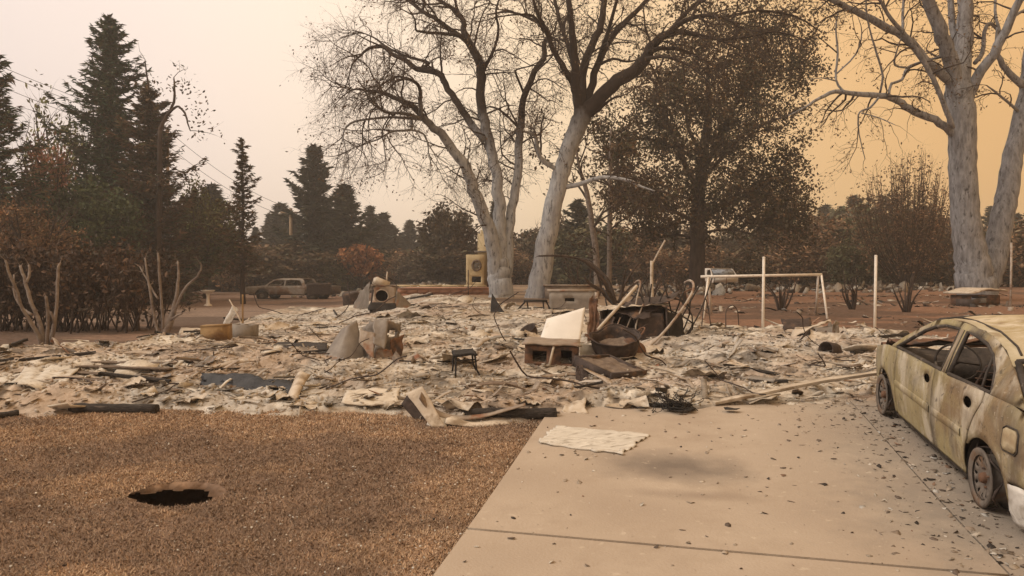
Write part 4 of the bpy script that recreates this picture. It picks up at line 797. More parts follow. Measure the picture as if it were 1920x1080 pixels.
# ------------------------------------------------------------------ burnt car
def burnt_car():
    pr = P(1855, 955); pf = P(1665, 780)
    hd = math.atan2(pf[0]-pr[0], pf[1]-pr[1]); fw = np.array([math.sin(hd), math.cos(hd)]); rt_ = np.array([math.cos(hd), -math.sin(hd)])
    HWW = .70
    wb = float(np.hypot(*(pf-pr)[:2])); pitch = math.atan2(pf[2]-pr[2], wb)
    org = np.array([*(pr[:2]+rt_*HWW), pr[2]+.018])
    t = thing('burnt_car', 'burnt-out four-door car with ochre scorched paint and no glass on the driveway', 'car', org)
    t.rotation_mode = 'XYZ'
    # local axes: x forward, y left, z up
    Mx = Matrix(((fw[0], -rt_[0], 0), (fw[1], -rt_[1], 0), (0, 0, 1))) @ Matrix.Rotation(-pitch, 3, 'Y')
    t.rotation_euler = Mx.to_euler()
    WB = wb; ZS = .90; t.scale = (1, 1, ZS)
    k = WB/2.41
    def hw(x):
        x = np.asarray(x, float)/k
        return np.interp(x, [-.95, -.8, -.5, .2, 1.5, 2.4, 2.8, 3.1, 3.3], [.62, .68, .735, .765, .765, .755, .72, .645, .57])
    def YY(x, z, off=0):
        z = np.asarray(z, float); w_ = hw(x) - .05*((z-.52)/.42)**2*(z < .84) ; w_ = np.where(z >= .82, hw(x)-.028-(z-.82)*.46, w_); return w_+off
    dn = lambda x, z: (fbm(np.asarray(x)*3+5, np.asarray(z)*3, 3)-.5)*.012
    def side(name, outer, holes=(), m='carpaint', parent=t, sides=(1, -1), off=0, step=.05, solid=.012):
        outer = [(a*k, b) for a, b in outer]; holes = [[(a*k, b) for a, b in h] for h in holes]
        V, Tn = panel(outer, holes, step); res = []
        for s in sides:
            y = s*(YY(V[:, 0], V[:, 1], off)+dn(V[:, 0], V[:, 1])); mb = MB(); mb.add(np.stack([V[:, 0], y, V[:, 1]], -1), T=Tn if s > 0 else Tn[:, ::-1]); res.append(mb.obj(name, M[m], parent, smooth=True, solid=solid))
        return res
    fend = [(2.03,.13),(2.09,.13)]+arc(2.41,.20,.31,190,0)[0:]+[(2.76,.30),(2.84,.40),(2.99,.44),(3.06,.50),(3.03,.58),(2.82,.68),(2.50,.755),(2.30,.785),(2.03,.802)]
    side('front_fender', fend)
    fdoor = [(1.01,.12),(2.01,.12),(2.01,.80),(1.6,.808),(1.01,.818)]
    fd = side('front_door', fdoor, [ell(1.15,.70,.078,.040)])
    rdoor = [(.99,.12),(.345,.12)]+arc(0,.20,.345,-8,36,6)+[(.235,.50),(.16,.64),(.09,.76),(.10,.845),(.5,.832),(.99,.82)]
    rd = side('rear_door', rdoor, [ell(.29,.715,.082,.043)])
    quart = [(.075,.845),(.07,.76),(.14,.64),(.215,.50),(.25,.40)]+arc(0,.20,.31,40,190)+[(-.34,.33),(-.62,.33),(-.84,.36),(-.88,.50),(-.85,.74),(-.74,.80),(-.30,.85)]
    side('rear_quarter', quart)
    # greenhouse side with the two window openings
    wf = [(2.20,.815),(1.98,.945),(1.78,1.055),(1.60,1.125),(1.42,1.16),(1.13,1.175),(1.07,.95),(1.03,.832)]
    wr = [(.90,.832),(.93,.95),(.99,1.175),(.80,1.17),(.58,1.145),(.40,1.09),(.27,1.0),(.19,.90),(.16,.855)]
    up = [(2.36,.79),(2.16,.925),(1.90,1.065),(1.68,1.165),(1.46,1.215),(1.10,1.235),(.70,1.225),(.42,1.19),(.16,1.10),(-.08,.98),(-.30,.852),(.08,.848),(.10,.847),(1.0,.821),(2.03,.804)]
    wf = [(a-.15, b) for a, b in wf]; wr = [(a-.15, b) for a, b in wr]; up = [(a-.15, b) for a, b in up[:11]]+up[11:]
    gh = side('cabin_side', up, [wf, wr], m='carpaint', step=.045)
    # window frames, quarter bar, belt strips (soot-black)
    for s in (1, -1):
        door_f = fd[0 if s > 0 else 1]; door_r = rd[0 if s > 0 else 1]
        def P3(lst, off): return [[a*k, s*(float(YY(a*k, b))+off), b] for a, b in lst]
        mb = MB(); mb.tube(P3(wf+[wf[0]], -.004), .017, 6); mb.obj('window_frame', M['carinner'], door_f)
        mb = MB(); mb.tube(P3(wr+[wr[0]], -.004), .017, 6); mb.obj('window_frame', M['carinner'], door_r)
        mb = MB(); mb.tube(P3([(.19,.845),(.25,.95),(.31,1.11)], -.02), .010, 6); mb.obj('window_bar', M['carinner'], door_r)
        mb = MB(); mb.tube(P3([(.83,.83),(.89,1.0),(.925,1.18)], .006), .011, 6); mb.obj('pillar_strip', M['sheet'], t)
        mb = MB(); mb.tube(P3([(.78,.83),(.85,1.0),(.89,1.18)], .004), .009, 6); mb.obj('pillar_strip', M['carinner'], t)
        for dr, a0, a1 in ((door_f, 1.03, 1.99), (door_r, .36, .97)):
            xs = np.linspace(a0, a1, 16)*k; mb = MB()
            def yv(z, o): return s*(YY(xs, np.full(16, z), o)+dn(xs, np.full(16, z)))
            G = np.stack([np.stack([xs, yv(zz, oo), np.full(16, zz)], -1) for zz, oo in ((.415,.006), (.42,.013), (.475,.014), (.485,.006))]); mb.grid(G); mb.obj('moulding', M['carpaint'], dr, smooth=True)
        xs = np.linspace(.32, 2.08, 20)*k; mb = MB(); G = np.stack([np.stack([xs, s*(YY(xs, np.full(20, .2), o)), np.full(20, z)], -1) for z, o in ((.125,-.005), (.09,-.02), (.06,-.06), (.06,-.16))]); mb.grid(G); mb.obj('sill', M['carinner'], t)
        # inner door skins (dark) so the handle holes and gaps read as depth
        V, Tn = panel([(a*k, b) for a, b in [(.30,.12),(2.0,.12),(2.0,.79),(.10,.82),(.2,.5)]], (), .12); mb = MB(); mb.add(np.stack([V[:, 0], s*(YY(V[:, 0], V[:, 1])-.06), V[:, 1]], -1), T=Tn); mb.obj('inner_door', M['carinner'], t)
        # wheel wells
        for cx in (0, 2.41):
            mb = MB(); ar = arc(cx*k, .20, .325, -20, 200, 16); G = np.array([[[a, s*(float(hw(a))-.03), b] for a, b in ar], [[a, s*(float(hw(a))-.33), b] for a, b in ar]]); mb.grid(G)
            V, Tn = panel(ar, (), .12); mb.add(np.stack([V[:, 0], np.full(len(V), s*.46), V[:, 1]], -1), T=Tn); mb.obj('wheel_well', M['black'], t)
    # fuel flap
    fl = [(-.44,.555),(-.31,.545),(-.285,.575),(-.29,.68),(-.32,.70),(-.43,.705),(-.455,.68),(-.46,.58)]
    side('fuel_flap', fl, off=.012, sides=(1,), m='carroof', step=.04)
    V = np.array([[a*k, float(YY(a*k, b))+.010+float(dn(a*k, b)), b] for a, b in [( -.375+(a+.375)*1.16, .625+(b-.625)*1.16) for a, b in fl]]); mb = MB(); mb.tube(np.concatenate([V, V[:1]]), .005, 5); mb.obj('flap_gap', M['carinner'], t)
    # roof, boot lid, bonnet as crowned sheets
    def sheet(name, xs, zs, inset, crown, m, warp=.0, wsc=3, ny=13):
        xs = np.array(xs)*k; zs = np.array(zs); n = 26; x = np.linspace(xs[0], xs[-1], n); z = np.interp(x, xs, zs); v = np.linspace(-1, 1, ny)
        w_ = YY(x, z)-inset; G = np.zeros((n, ny, 3)); G[..., 0] = x[:, None]; G[..., 1] = v[None, :]*w_[:, None]
        G[..., 2] = z[:, None]+crown*(1-v[None, :]**2)+warp*(fbm(G[..., 0]*wsc+9, G[..., 1]*wsc, 3)-.5)
        mb = MB(); mb.grid(G); return mb.obj(name, M[m], t, smooth=True, solid=.01)
    rf = sheet('roof', [-.05,.15,.47,.95,1.31,1.51], [1.075,1.165,1.222,1.238,1.218,1.17], -.004, .055, 'carroof', .05)
    for s in (1, -1):
        mb = MB(); xs = np.linspace(.05, 1.47, 14)*k; zz = np.interp(xs/k, [-.05,.15,.47,.95,1.31,1.51], [1.075,1.165,1.222,1.238,1.218,1.17])+.012; mb.tube(np.stack([xs, s*(YY(xs, zz)-.06), zz+.006], -1), .008, 5); mb.obj('drip_rail', M['carinner'], rf)
    sheet('boot_lid', [-.86,-.80,-.55,-.45], [.74,.80,.845,.855], .01, .03, 'carpaint', .03)
    V, Tn = panel([(-.65,.30),(.65,.30),(.69,.50),(.65,.78),(-.65,.78),(-.69,.50)], [[(-.62,.52),(-.40,.52),(-.40,.66),(-.62,.66)], [(.40,.52),(.62,.52),(.62,.66),(.40,.66)]], .08)
    mb = MB(); mb.add(np.stack([-.87*k+.05*(V[:, 0]/.7)**2, V[:, 0], V[:, 1]], -1), T=Tn); mb.obj('tail_panel', M['carpaint'], t, smooth=True, solid=.012)
    bon = sheet('bonnet', [2.15,2.50,2.82,3.02], [.80,.775,.69,.60], .03, .05, 'rust', .16, 6)
    # melted pale bumper skin hanging behind the rear wheel
    x = np.linspace(-.92, -.40, 14)*k; zz = np.linspace(.04, .33, 9); G = np.zeros((14, 9, 3)); G[..., 0] = x[:, None]; G[..., 2] = zz[None, :]+(fbm(x*4, x*0+1, 2)-.5)[:, None]*.06; G[..., 1] = YY(G[..., 0], G[..., 2])+.025+.06*(fbm(G[..., 0]*6, G[..., 2]*6, 3)-.5)
    mb = MB(); mb.grid(G); mb.obj('melted_bumper', M['ashwhite'], t, smooth=True, solid=.012)
    # front and rear screen surrounds
    for pts, m in (([(2.19,.80),(1.99,.93),(1.73,1.072),(1.52,1.172)], 'carinner'), ([(-.01,1.10),(-.21,.985),(-.44,.862)], 'carinner')):
        for s in (1, -1):
            mb = MB(); mb.tube([[a*k, s*(float(YY(a*k, b))-.03), b] for a, b in pts], .022, 6); mb.obj('pillar', M[m], t)
    for x_, z_ in ((1.52, 1.175), (2.19, .80), (-.02, 1.10), (-.45, .86)):
        mb = MB(); w_ = float(YY(x_*k, z_))-.02; mb.tube([[x_*k, v*w_, z_+.04*(1-v*v)] for v in np.linspace(-1, 1, 9)], .022, 6); mb.obj('screen_rail', M['carinner'], t)
    # inside
    mb = MB(); mb.box((1.15*k, 0, .13), (2.9*k, 1.2, .04)); mb.obj('floor_pan', M['carinner'], t)
    x = np.linspace(1.87, 2.15, 6)*k; v = np.linspace(-.66, .66, 18); G = np.zeros((6, 18, 3)); G[..., 0] = x[:, None]; G[..., 1] = v[None]; G[..., 2] = np.array([.52, .66, .72, .74, .77, .78])[:, None]+.05*(fbm(v*4, v*0, 2)-.5)[None]; mb = MB(); mb.grid(G); mb.obj('dashboard', M['carinner'], t, solid=.02)
    mb = MB(); th = np.linspace(0, 2*PI, 22); c = np.array([1.70*k, .34, .74]); ring = np.stack([c[0]+.16*np.sin(th)*.45, c[1]+.18*np.cos(th), c[2]+.18*np.sin(th)*.9], -1); mb.tube(ring, .010, 6); mb.tube([c, c+np.array([.28, 0, -.12])], .018, 6); mb.tube([ring[0], c, ring[11]], .008, 5); mb.obj('steering_wheel', M['carinner'], t)
    for cx, cy in ((.95, .34), (.95, -.34)):
        mb = MB(); 
        for yy in (-.2, .2): mb.tube([[cx*k+.42, cy+yy, .36], [cx*k, cy+yy, .34], [cx*k-.16, cy+yy*.9, .74], [cx*k-.19, cy+yy*.6, .90], [cx*k-.19, cy, .93]], .012, 6)
        for zf in np.linspace(.42, .86, 8): mb.tube([[cx*k-.02-(zf-.34)*.36, cy-.2, zf], [cx*k-.05-(zf-.34)*.36, cy, zf-.02], [cx*k-.02-(zf-.34)*.36, cy+.2, zf]], .005, 4)
        for xf in np.linspace(0, .42, 7): mb.tube([[cx*k+xf, cy-.2, .36], [cx*k+xf, cy, .33], [cx*k+xf, cy+.2, .36]], .005, 4)
        mb.obj('seat_frame', M['rust'], t)
    mb = MB(); mb.box((.22*k, 0, .33), (.5, 1.25, .10)); 
    for yy in np.linspace(-.6, .6, 13): mb.tube([[.08*k, yy, .36], [-.05*k, yy, .6], [-.1*k, yy, .80]], .006, 4)
    mb.obj('rear_seat_frame', M['carinner'], t)
    mb = MB(); mb.box((-.28*k, 0, .82), (.34*k, 1.2, .02)); mb.obj('parcel_shelf', M['carinner'], t)
    mb = MB(); mb.box((2.65*k, 0, .42), (.5, .6, .4)); mb.box((2.7*k, .25, .55), (.3, .2, .2), (.2, .3, .1)); mb.obj('engine', M['rustdark'], t)
    # wheels: bare rims with slots
    def wheel(cx, s, steer=0):
        wm = thing('wheel', None, None, (0, 0, 0)); wm.parent = t; wm.location = (cx*k, s*.705, .197/ZS); wm.scale = (1, 1/ZS, 1); wm.rotation_euler = (R(90)*(-s), 0, 0) if not steer else (R(90)*(-s), 0, 0)
        m = MB(); m.lathe([(.150,.055),(.168,.062),(.196,.066),(.197,.052),(.176,.045),(.158,.03),(.155,-.06),(.175,-.075),(.196,-.08),(.194,-.09),(.15,-.08)], 30); m.obj('rim', M['rim'], wm, smooth=True)
        holes = [[(.122*math.cos(a)+.020*math.cos(a)*math.cos(b)-.013*math.sin(a)*math.sin(b), .122*math.sin(a)+.020*math.sin(a)*math.cos(b)+.013*math.cos(a)*math.sin(b)) for b in np.linspace(0, 2*PI, 9)[:-1]] for a in np.linspace(0, 2*PI, 13)[:-1]]
        V, Tn = panel([(.158*math.cos(a), .158*math.sin(a)) for a in np.linspace(0, 2*PI, 33)[:-1]], holes, .03); rr = np.hypot(V[:, 0], V[:, 1]); z = np.interp(rr, [0, .04, .06, .09, .13, .16], [.03, .03, .012, .03, .045, .035])
        m = MB(); m.add(np.concatenate([V, z[:, None]], 1), T=Tn); m.obj('disc', M['rim'], wm, smooth=True, solid=.006)
        m = MB(); m.lathe([(.0,.062),(.03,.06),(.036,.045),(.04,.02)], 14); 
        for a in range(4): m.lathe([(.0,.03),(.008,.028),(.009,.01)], 6, Matrix.Translation((.062*math.cos(a*PI/2+.4), .062*math.sin(a*PI/2+.4), .012)))
        m.obj('hub', M['rust'], wm)
        m = MB(); m.lathe([(.05,-.05),(.13,-.05),(.13,-.02),(.05,-.02)], 20); m.obj('brake_drum', M['rustdark'], wm)
        m = MB(); th = np.linspace(0, 2*PI, 26); m.tube(np.stack([.204*np.cos(th), .204*np.sin(th), .02+.03*np.sin(th*5)], -1), .007+.005*np.sin(th*7), 5); m.obj('tyre_wire', M['rustdark'], wm)
    for s in (1, -1):
        wheel(0, s); wheel(2.41, s)
    return t
burnt_car()

# ------------------------------------------------------------------ far vehicles
def side_vehicle(name, label, cat, loc, heading, length, width, outer, windows, bm, wheels, wr=.34, roofz=None, doors=(), extra=None):
    t = thing(name, label, cat, loc, (0, 0, heading)); hw_ = width/2
    belt = min(min(b for a, b in w_) for w_ in windows)
    for s in (1, -1):
        V, Tn = panel(outer, windows, .18); y = s*(hw_-np.clip(V[:, 1]-belt, 0, 9)*.3); mb = MB(); mb.add(np.stack([V[:, 0], y, V[:, 1]], -1), T=Tn); mb.obj('body_side', M[bm], t, solid=.03)
        for w_ in windows:
            mb = MB(); q = [[a, s*(hw_-max(b-belt, 0)*.3), b] for a, b in w_]; mb.tube(q+[q[0]], .02, 5); mb.obj('window_frame', M['carinner'], t)
        for wx in wheels:
            wm = thing('wheel', None, None, (wx, s*(hw_-.06), wr)); wm.parent = t; wm.rotation_euler = (R(90)*(-s), 0, 0)
            m = MB(); m.lathe([(.14,.06),(wr-.03,.08),(wr,.04),(wr,-.10),(wr-.05,-.12),(.1,-.1)], 20); m.obj('tyre', M['black'], wm); m = MB(); m.lathe([(0,.05),(.05,.05),(.12,.03),(.19,.07),(.20,.0)], 16); m.obj('rim', M['rim'], wm)
    # top skin following the outline
    topl = [q for q in outer if q[1] > .55*max(b for a, b in outer) or q in outer]
    hull = sorted(set(outer), key=lambda q: q[0]); ups = []
    xs = np.linspace(min(a for a, b in outer), max(a for a, b in outer), 40)
    for x_ in xs:
        zc = []
        for i in range(len(outer)):
            (x0, z0), (x1, z1) = outer[i], outer[(i+1) % len(outer)]
            if (x0-x_)*(x1-x_) <= 0 and x0 != x1: zc.append(z0+(z1-z0)*(x_-x0)/(x1-x0))
        ups.append(max(zc) if zc else 0.5)
    ups = np.array(ups); v = np.linspace(-1, 1, 7); G = np.zeros((40, 7, 3)); G[..., 0] = xs[:, None]; G[..., 1] = v[None]*(hw_-np.clip(ups-belt, 0, 9)*.3)[:, None]; G[..., 2] = ups[:, None]+.03*(1-v[None]**2)
    slope = np.abs(np.gradient(ups, xs)); mb = MB(); i, j = np.meshgrid(np.arange(39), np.arange(6), indexing='ij'); Q = np.stack([i*7+j, i*7+j+1, (i+1)*7+j+1, (i+1)*7+j], -1)
    cabin = (ups[:-1] > belt+.03) & (np.maximum(slope[:-1], slope[1:]) > .35); mb.add(G.reshape(-1, 3), Q=Q[~cabin].reshape(-1, 4)); mb.obj('top_panel', M[bm], t, solid=.03)
    for x_ in (xs[0]+.02, xs[-1]-.02):
        zt = float(np.interp(x_, xs, ups)); mb = MB(); mb.box((x_, 0, (zt+.4)/2), (.04, width*.97, zt-.42)); mb.obj('end_panel', M['rustdark'], t)
    mb = MB(); mb.box((0, 0, .42), (length*.9, width*.9, .1)); mb.obj('chassis', M['black'], t)
    return t
pk = [(-2.55,.42),(-1.95,.42)]+arc(-1.55,.40,.42,180,0,8)+[(.95,.42)]+arc(1.42,.40,.42,180,0,8)+[(1.95,.42),(2.45,.46),(2.5,.75),(2.42,.92),(1.25,1.02),(.75,1.45),(.55,1.50),(-.95,1.50),(-1.05,1.42),(-1.15,1.0),(-2.55,.98)]
b = P(548, 565); b = at(548, 565, 44); b[2] = float(gz(b[0], b[1]))
pick = side_vehicle('burnt_pickup', 'burnt grey and rust pickup truck with empty windows beyond the debris', 'pickup truck', b, PI-R(8), 5.0, 1.75, pk,
    [[(1.05,1.04),(.70,1.38),(.10,1.40),(.10,1.04)], [(.0,1.04),(.0,1.40),(-.80,1.40),(-.98,1.04)]], 'greypaint', (-1.55, 1.42))
pick.scale = (1, 1, .80); pick.location.z -= .06
mb = MB(); x = np.linspace(-2.75, -1.3, 10); v = np.linspace(0, 1, 7); G = np.zeros((10, 7, 3)); G[..., 0] = x[:, None]; G[..., 1] = .93+.12*v[None]; G[..., 2] = .35+.85*v[None]+.25*(fbm(x*2, x*0, 2)-.5)[:, None]; mb.grid(G); mb.obj('bent_bed_side', M['rustdark'], pick, solid=.03)
sedan = [(-2.1,.40),(-1.7,.38)]+arc(-1.3,.34,.36,180,0,8)+[(.9,.36)]+arc(1.3,.34,.36,180,0,8)+[(1.9,.36),(2.15,.45),(2.1,.70),(1.1,.86),(.45,1.30),(-.75,1.32),(-1.35,.94),(-2.1,.88)]
sw = [[(.95,.88),(.42,1.22),(.0,1.24),(.0,.88)], [(-.08,.88),(-.08,1.24),(-.7,1.22),(-1.1,.92)]]
for (px, d, hd, lab, bm) in ((494, 74, .1, 'small pale car parked beyond the burnt pickup', 'whitepaint'), (300, 60, .3, 'pale car glimpsed through the gap in the hedge', 'whitepaint'), (1512, 60, .5, 'burnt low car among the rubble behind the white swing frame', 'greypaint')):
    b = at(px, 540, d); b[2] = float(gz(b[0], b[1])); side_vehicle('parked_car', lab, 'car', b, hd, 4.2, 1.7, sedan, sw, bm, (-1.3, 1.3), .31)
# white van facing the camera
def van():
    b = at(1338, 548, 49); b[2] = float(gz(b[0], b[1])); t = thing('white_van', 'white van seen end-on behind the swing frame beside the dark tree trunk', 'van', b, (0, 0, R(-84))); t.scale = (.9, .95, .68)
    o = [(-2.3,.4),(-1.8,.4)]+arc(-1.4,.38,.38,180,0,8)+[(.9,.4)]+arc(1.3,.38,.38,180,0,8)+[(1.9,.4),(2.3,.45),(2.3,.95),(2.0,1.15),(1.55,1.62),(1.3,1.70),(-2.25,1.70)]
    win = [(1.75,1.12),(1.45,1.55),(.9,1.55),(.9,1.12)]
    for s in (1, -1):
        V, Tn = panel(o, [win], .2); mb = MB(); mb.add(np.stack([V[:, 0], s*(.80-np.clip(V[:, 1]-1.1, 0, 9)*.12), V[:, 1]], -1), T=Tn); mb.obj('body_side', M['whitepaint'], t, solid=.03)
        for wx in (-1.4, 1.3):
            m = MB(); m.lathe([(0,.05),(.2,.06),(.33,.07),(.34,-.1),(.2,-.12)], 18, Matrix.Translation((wx, s*.72, .34)) @ Matrix.Rotation(R(90)*(-s), 4, 'X')); m.obj('wheel', M['black'], t)
    mb = MB(); mb.box((-.5, 0, 1.70), (3.6, 1.42, .05)); mb.obj('roof', M['whitepaint'], t)
    for xx, lean in ((-2.27, 0),):
        mb = MB(); mb.box((xx, 0, .72), (.05, 1.58, .66)); mb.obj('tailgate', M['whitepaint'], t); mb = MB(); mb.box((xx, 0, 1.33), (.04, 1.44, .44)); mb.obj('rear_window', M['bluepanel'], t); mb = MB(); mb.box((xx-.04, 0, .42), (.10, 1.6, .16)); mb.obj('bumper', M['black'], t)
        for s in (1, -1): mb = MB(); mb.box((xx-.03, s*.70, .85), (.03, .12, .3)); mb.obj('tail_light', M['rust'], t)
    mb = MB(); mb.box((2.28, 0, .7), (.06, 1.5, .5)); mb.obj('nose', M['whitepaint'], t); mb = MB(); mb.box((1.78, 0, 1.38), (.05, 1.4, .62), (0, R(-42), 0)); mb.obj('windscreen', M['bluepanel'], t)
van()

# ------------------------------------------------------------------ structures behind
def simple(name, label, cat, loc, rot, builder, m, group=None, smooth=False, solid=0):
    mb = MB(); builder(mb); o = mb.obj(name, M[m], None, smooth, solid); o.location = Vector([float(q) for q in loc]); o.rotation_euler = rot; return tag(o, label, cat, group)
# brick foundation behind the oaks, course by course
def foundation():
    d = 31; a = at(745, 557, d); b_ = at(930, 557, d); z0 = float(gz(a[0], d))-.1; ztop = at(800, 537, d)[2]; t = thing('brick_foundation', 'low scorched brick foundation wall carrying the ruined chimney', 'wall', (a[0], d, z0))
    Lw = b_[0]-a[0]+.1; H_ = ztop-z0; mb = MB(); mb.box((Lw/2, 1.6, H_/2-.04), (Lw-.06, 3.2, H_-.08)); mb.obj('core', M['brick'], t)
    bw, bh = .44, .15; ny = int(H_/bh); me = None
    for r in range(ny):
        for c in range(int(Lw/bw)+1):
            x = c*bw+(bw/2 if r % 2 else 0)
            if x > Lw-.1: continue
            if me is None: m_ = MB(); m_.box((0, 0, 0), (bw-.02, .12, bh-.015)); me = m_.mesh('brick', M['brick'])
            o = bpy.data.objects.new('brick', me); COL.objects.link(o); o.parent = t; o.location = (x+bw/2-.05, rng.normal(0, .008), r*bh+bh/2)
    for c in range(int(Lw/.9)): mb = MB(); mb.box((c*.9+.45, .1, H_+.02), (.87, .5, .07)); mb.obj('coping_stone', M['stone'], t)
    return ztop
zt = foundation()
def chimney():
    d = 31.6; b_ = at(891, 530, d); b_[2] = zt-.02; t = thing('ruined_chimney', 'buff stone fireplace and chimney left standing with a round wreath relief', 'chimney', b_); u = d/F
    w_ = 34*u; h_ = 60*u; mb = MB(); hole = [(-.12*w_-.05, .18), (.32*w_, .18), (.32*w_, .42), (-.12*w_-.05, .42)]
    V, Tn = panel([(-w_/2, 0), (w_/2, 0), (w_/2, h_), (-w_/2, h_)], [hole], .2); 
    mb.add(np.stack([V[:, 0], np.zeros(len(V)), V[:, 1]], -1), T=Tn); o = mb.obj('fireplace', M['stone'], t, solid=.12)
    mb = MB(); mb.box((.1*w_, .25, .30), (.5*w_, .1, .30)); mb.obj('firebox', M['black'], t)
    mb = MB(); th = np.linspace(0, 2*PI, 20); mb.tube(np.stack([.06+.17*np.cos(th), np.full(20, -.08), h_*.66+.20*np.sin(th)], -1), .05, 6); mb.obj('wreath', M['shingle'], o)
    mb = MB(); mb.box((.06, -.07, h_*.66), (.2, .03, .24)); mb.obj('wreath_centre', M['block'], o)
    mb = MB(); mb.box((16*u, .55, 50*u), (24*u, .5, 100*u)); mb.box((17*u, .55, 102*u), (16*u, .4, 10*u)); mb.obj('stack', M['stone'], t)
    mb = MB(); mb.box((14*u, .5, 66*u), (32*u, .66, .06)); mb.obj('shoulder', M['block'], t)
    mb = MB(); mb.box((25*u, .25, 30*u), (5*u, .08, 62*u)); mb.obj('flue_pipe', M['rust'], t)
chimney()
b = P(878, 556); simple('thin_stake', 'thin dark stake in front of the brick foundation', 'stake', b, (0, 0, 0), lambda m: m.tube([[0, 0, -.1], [0, 0, 1.0]], .02, 6), 'rustdark')
# grey block wall with a vent by the leaning oak
def vent_wall():
    d = 21.8; a = at(1030, 578, d); b_ = at(1116, 578, d); t = thing('block_wall', 'low grey wall with a dark vent behind the white enamel panel', 'wall', ((a[0]+b_[0])/2, d, float(gz(a[0], d)))); u = d/F; w_ = 86*u; h_ = 32*u
    V, Tn = panel([(-w_/2, -.1), (w_/2, -.1), (w_/2, h_), (-w_/2, h_)], [[(-14*u, 14*u), (4*u, 14*u), (4*u, 20*u), (-14*u, 20*u)]], .15); mb = MB(); mb.add(np.stack([V[:, 0], V[:, 0]*0, V[:, 1]], -1), T=Tn); mb.obj('face', M['block'], t, solid=.08)
    mb = MB(); mb.box((-5*u, .12, 17*u), (22*u, .06, 10*u)); mb.obj('vent', M['black'], t); mb = MB(); mb.box((0, .25, h_+.03), (w_+.1, .6, .06)); mb.obj('cap_slab', M['sheet'], t)
    mb = MB(); mb.box((w_/2+.03, .1, h_*.5), (.1, .3, h_*1.15)); mb.obj('end_post', M['pipe'], t)
vent_wall()
d = 27; b = at(1072, 540, d); b[2] = float(gz(b[0], d)); simple('low_bench_wall', 'long low tan ledge behind the grey vent wall', 'ledge', b, (0, 0, 0), lambda m: (m.box((0, 0, .22), (1.9, .5, .44)), m.box((0, 0, .47), (2.0, .6, .06))), 'sheet')
# brown cabinet by the pale oak
def cabinet():
    d = 23.5; b_ = at(1828, 585, d); b_[2] = float(gz(b_[0], d))-.05; t = thing('burnt_cabinet', 'burnt brown cabinet with a warped pale lid in front of the pale oak', 'cabinet', b_, (0, 0, R(18))); u = d/F; h_ = at(1828, 553, d)[2]-b_[2]
    mb = MB(); mb.box((0, 0, h_/2), (72*u, .7, h_)); mb.obj('case', M['rust'], t); mb = MB(); mb.box((-17*u, -.36, h_*.62), (34*u, .05, h_*.5)); mb.obj('drawer', M['bluepanel'], t); mb = MB(); mb.box((-17*u, -.39, h_*.86), (34*u, .04, h_*.12)); mb.obj('slot', M['black'], t)
    x = np.linspace(-44, 44, 12)*u; G = np.zeros((12, 6, 3)); G[..., 0] = x[:, None]; G[..., 1] = np.linspace(-.5, .5, 6)[None]; G[..., 2] = h_+.05+.14*np.sin(np.linspace(0, 2.6, 12))[:, None]+.06*(fbm(x*5, x*0, 2)-.5)[:, None]; mb = MB(); mb.grid(G); mb.obj('warped_lid', M['sheet_pale'], t, solid=.05)
    mb = MB(); mb.box((-40*u, -.3, .12), (20*u, .5, .24)); mb.obj('base_block', M['rustdark'], t)
cabinet()
# poles and cables
def pole(label, px, topy, d, r, arm=True, lamp=False, group=None):
    b_ = at(px, 540, d); g = float(gz(b_[0], d)); ht = at(px, topy, d)[2]-g; t = thing('utility_pole', label, 'pole', (b_[0], d, g-.1)); mb = MB(); mb.tube([[0, 0, 0], [0, 0, ht*.5], [0, 0, ht]], [r*1.15, r, r*.85], 8); mb.obj('post', M['pole'], t)
    if arm: mb = MB(); mb.box((0, -.1, ht-.35), (1.6, .1, .12)); mb.obj('crossarm', M['pole'], t)
    if lamp: mb = MB(); mb.tube([[0, 0, ht-.5], [-.4, 0, ht-.35], [-.75, 0, ht-.4]], .03, 6); mb.obj('lamp_arm', M['pipe'], t); mb = MB(); mb.lathe([(.02,.1),(.16,.02),(.14,-.06),(.02,-.1)], 12, Matrix.Translation((-.85, 0, ht-.42))); mb.obj('lamp_head', M['enamel'], t)
    return np.array([b_[0], d, g-.1+ht])
pA = pole('tall utility pole behind the brown-tinged conifer', 316, 240, 45, .12, arm=False); pB = pole('pale utility pole with a lamp arm standing behind the burnt pickup', 546, 388, 62, .15, lamp=True); pC = pole('short utility pole above the orange autumn tree', 676, 418, 78, .13)
def cable(a, b_, sag, r, label, group):
    s = np.linspace(0, 1, 16); p = a[None]*(1-s)[:, None]+b_[None]*s[:, None]; p[:, 2] -= sag*4*s*(1-s); mb = MB(); mb.tube(p, r, 4); tag(mb.obj('power_cable', M['wire']), label, 'cable', group)
for i, dz in enumerate((0, -.25, -1.0)):
    cable(pA+np.array([0, 0, dz]), at(-230, [20, 35, 62][i], 28), .25, .012, 'thin power cable sloping up from the pole over the conifers', 'cables over the conifers')
for i, dz in enumerate((0, -.9)):
    cable(pA+np.array([0, 0, dz]), pB+np.array([0, 0, dz*.8]), .6, .016, 'thin power cable between the tall pole and the lamp pole', 'cables between the poles')

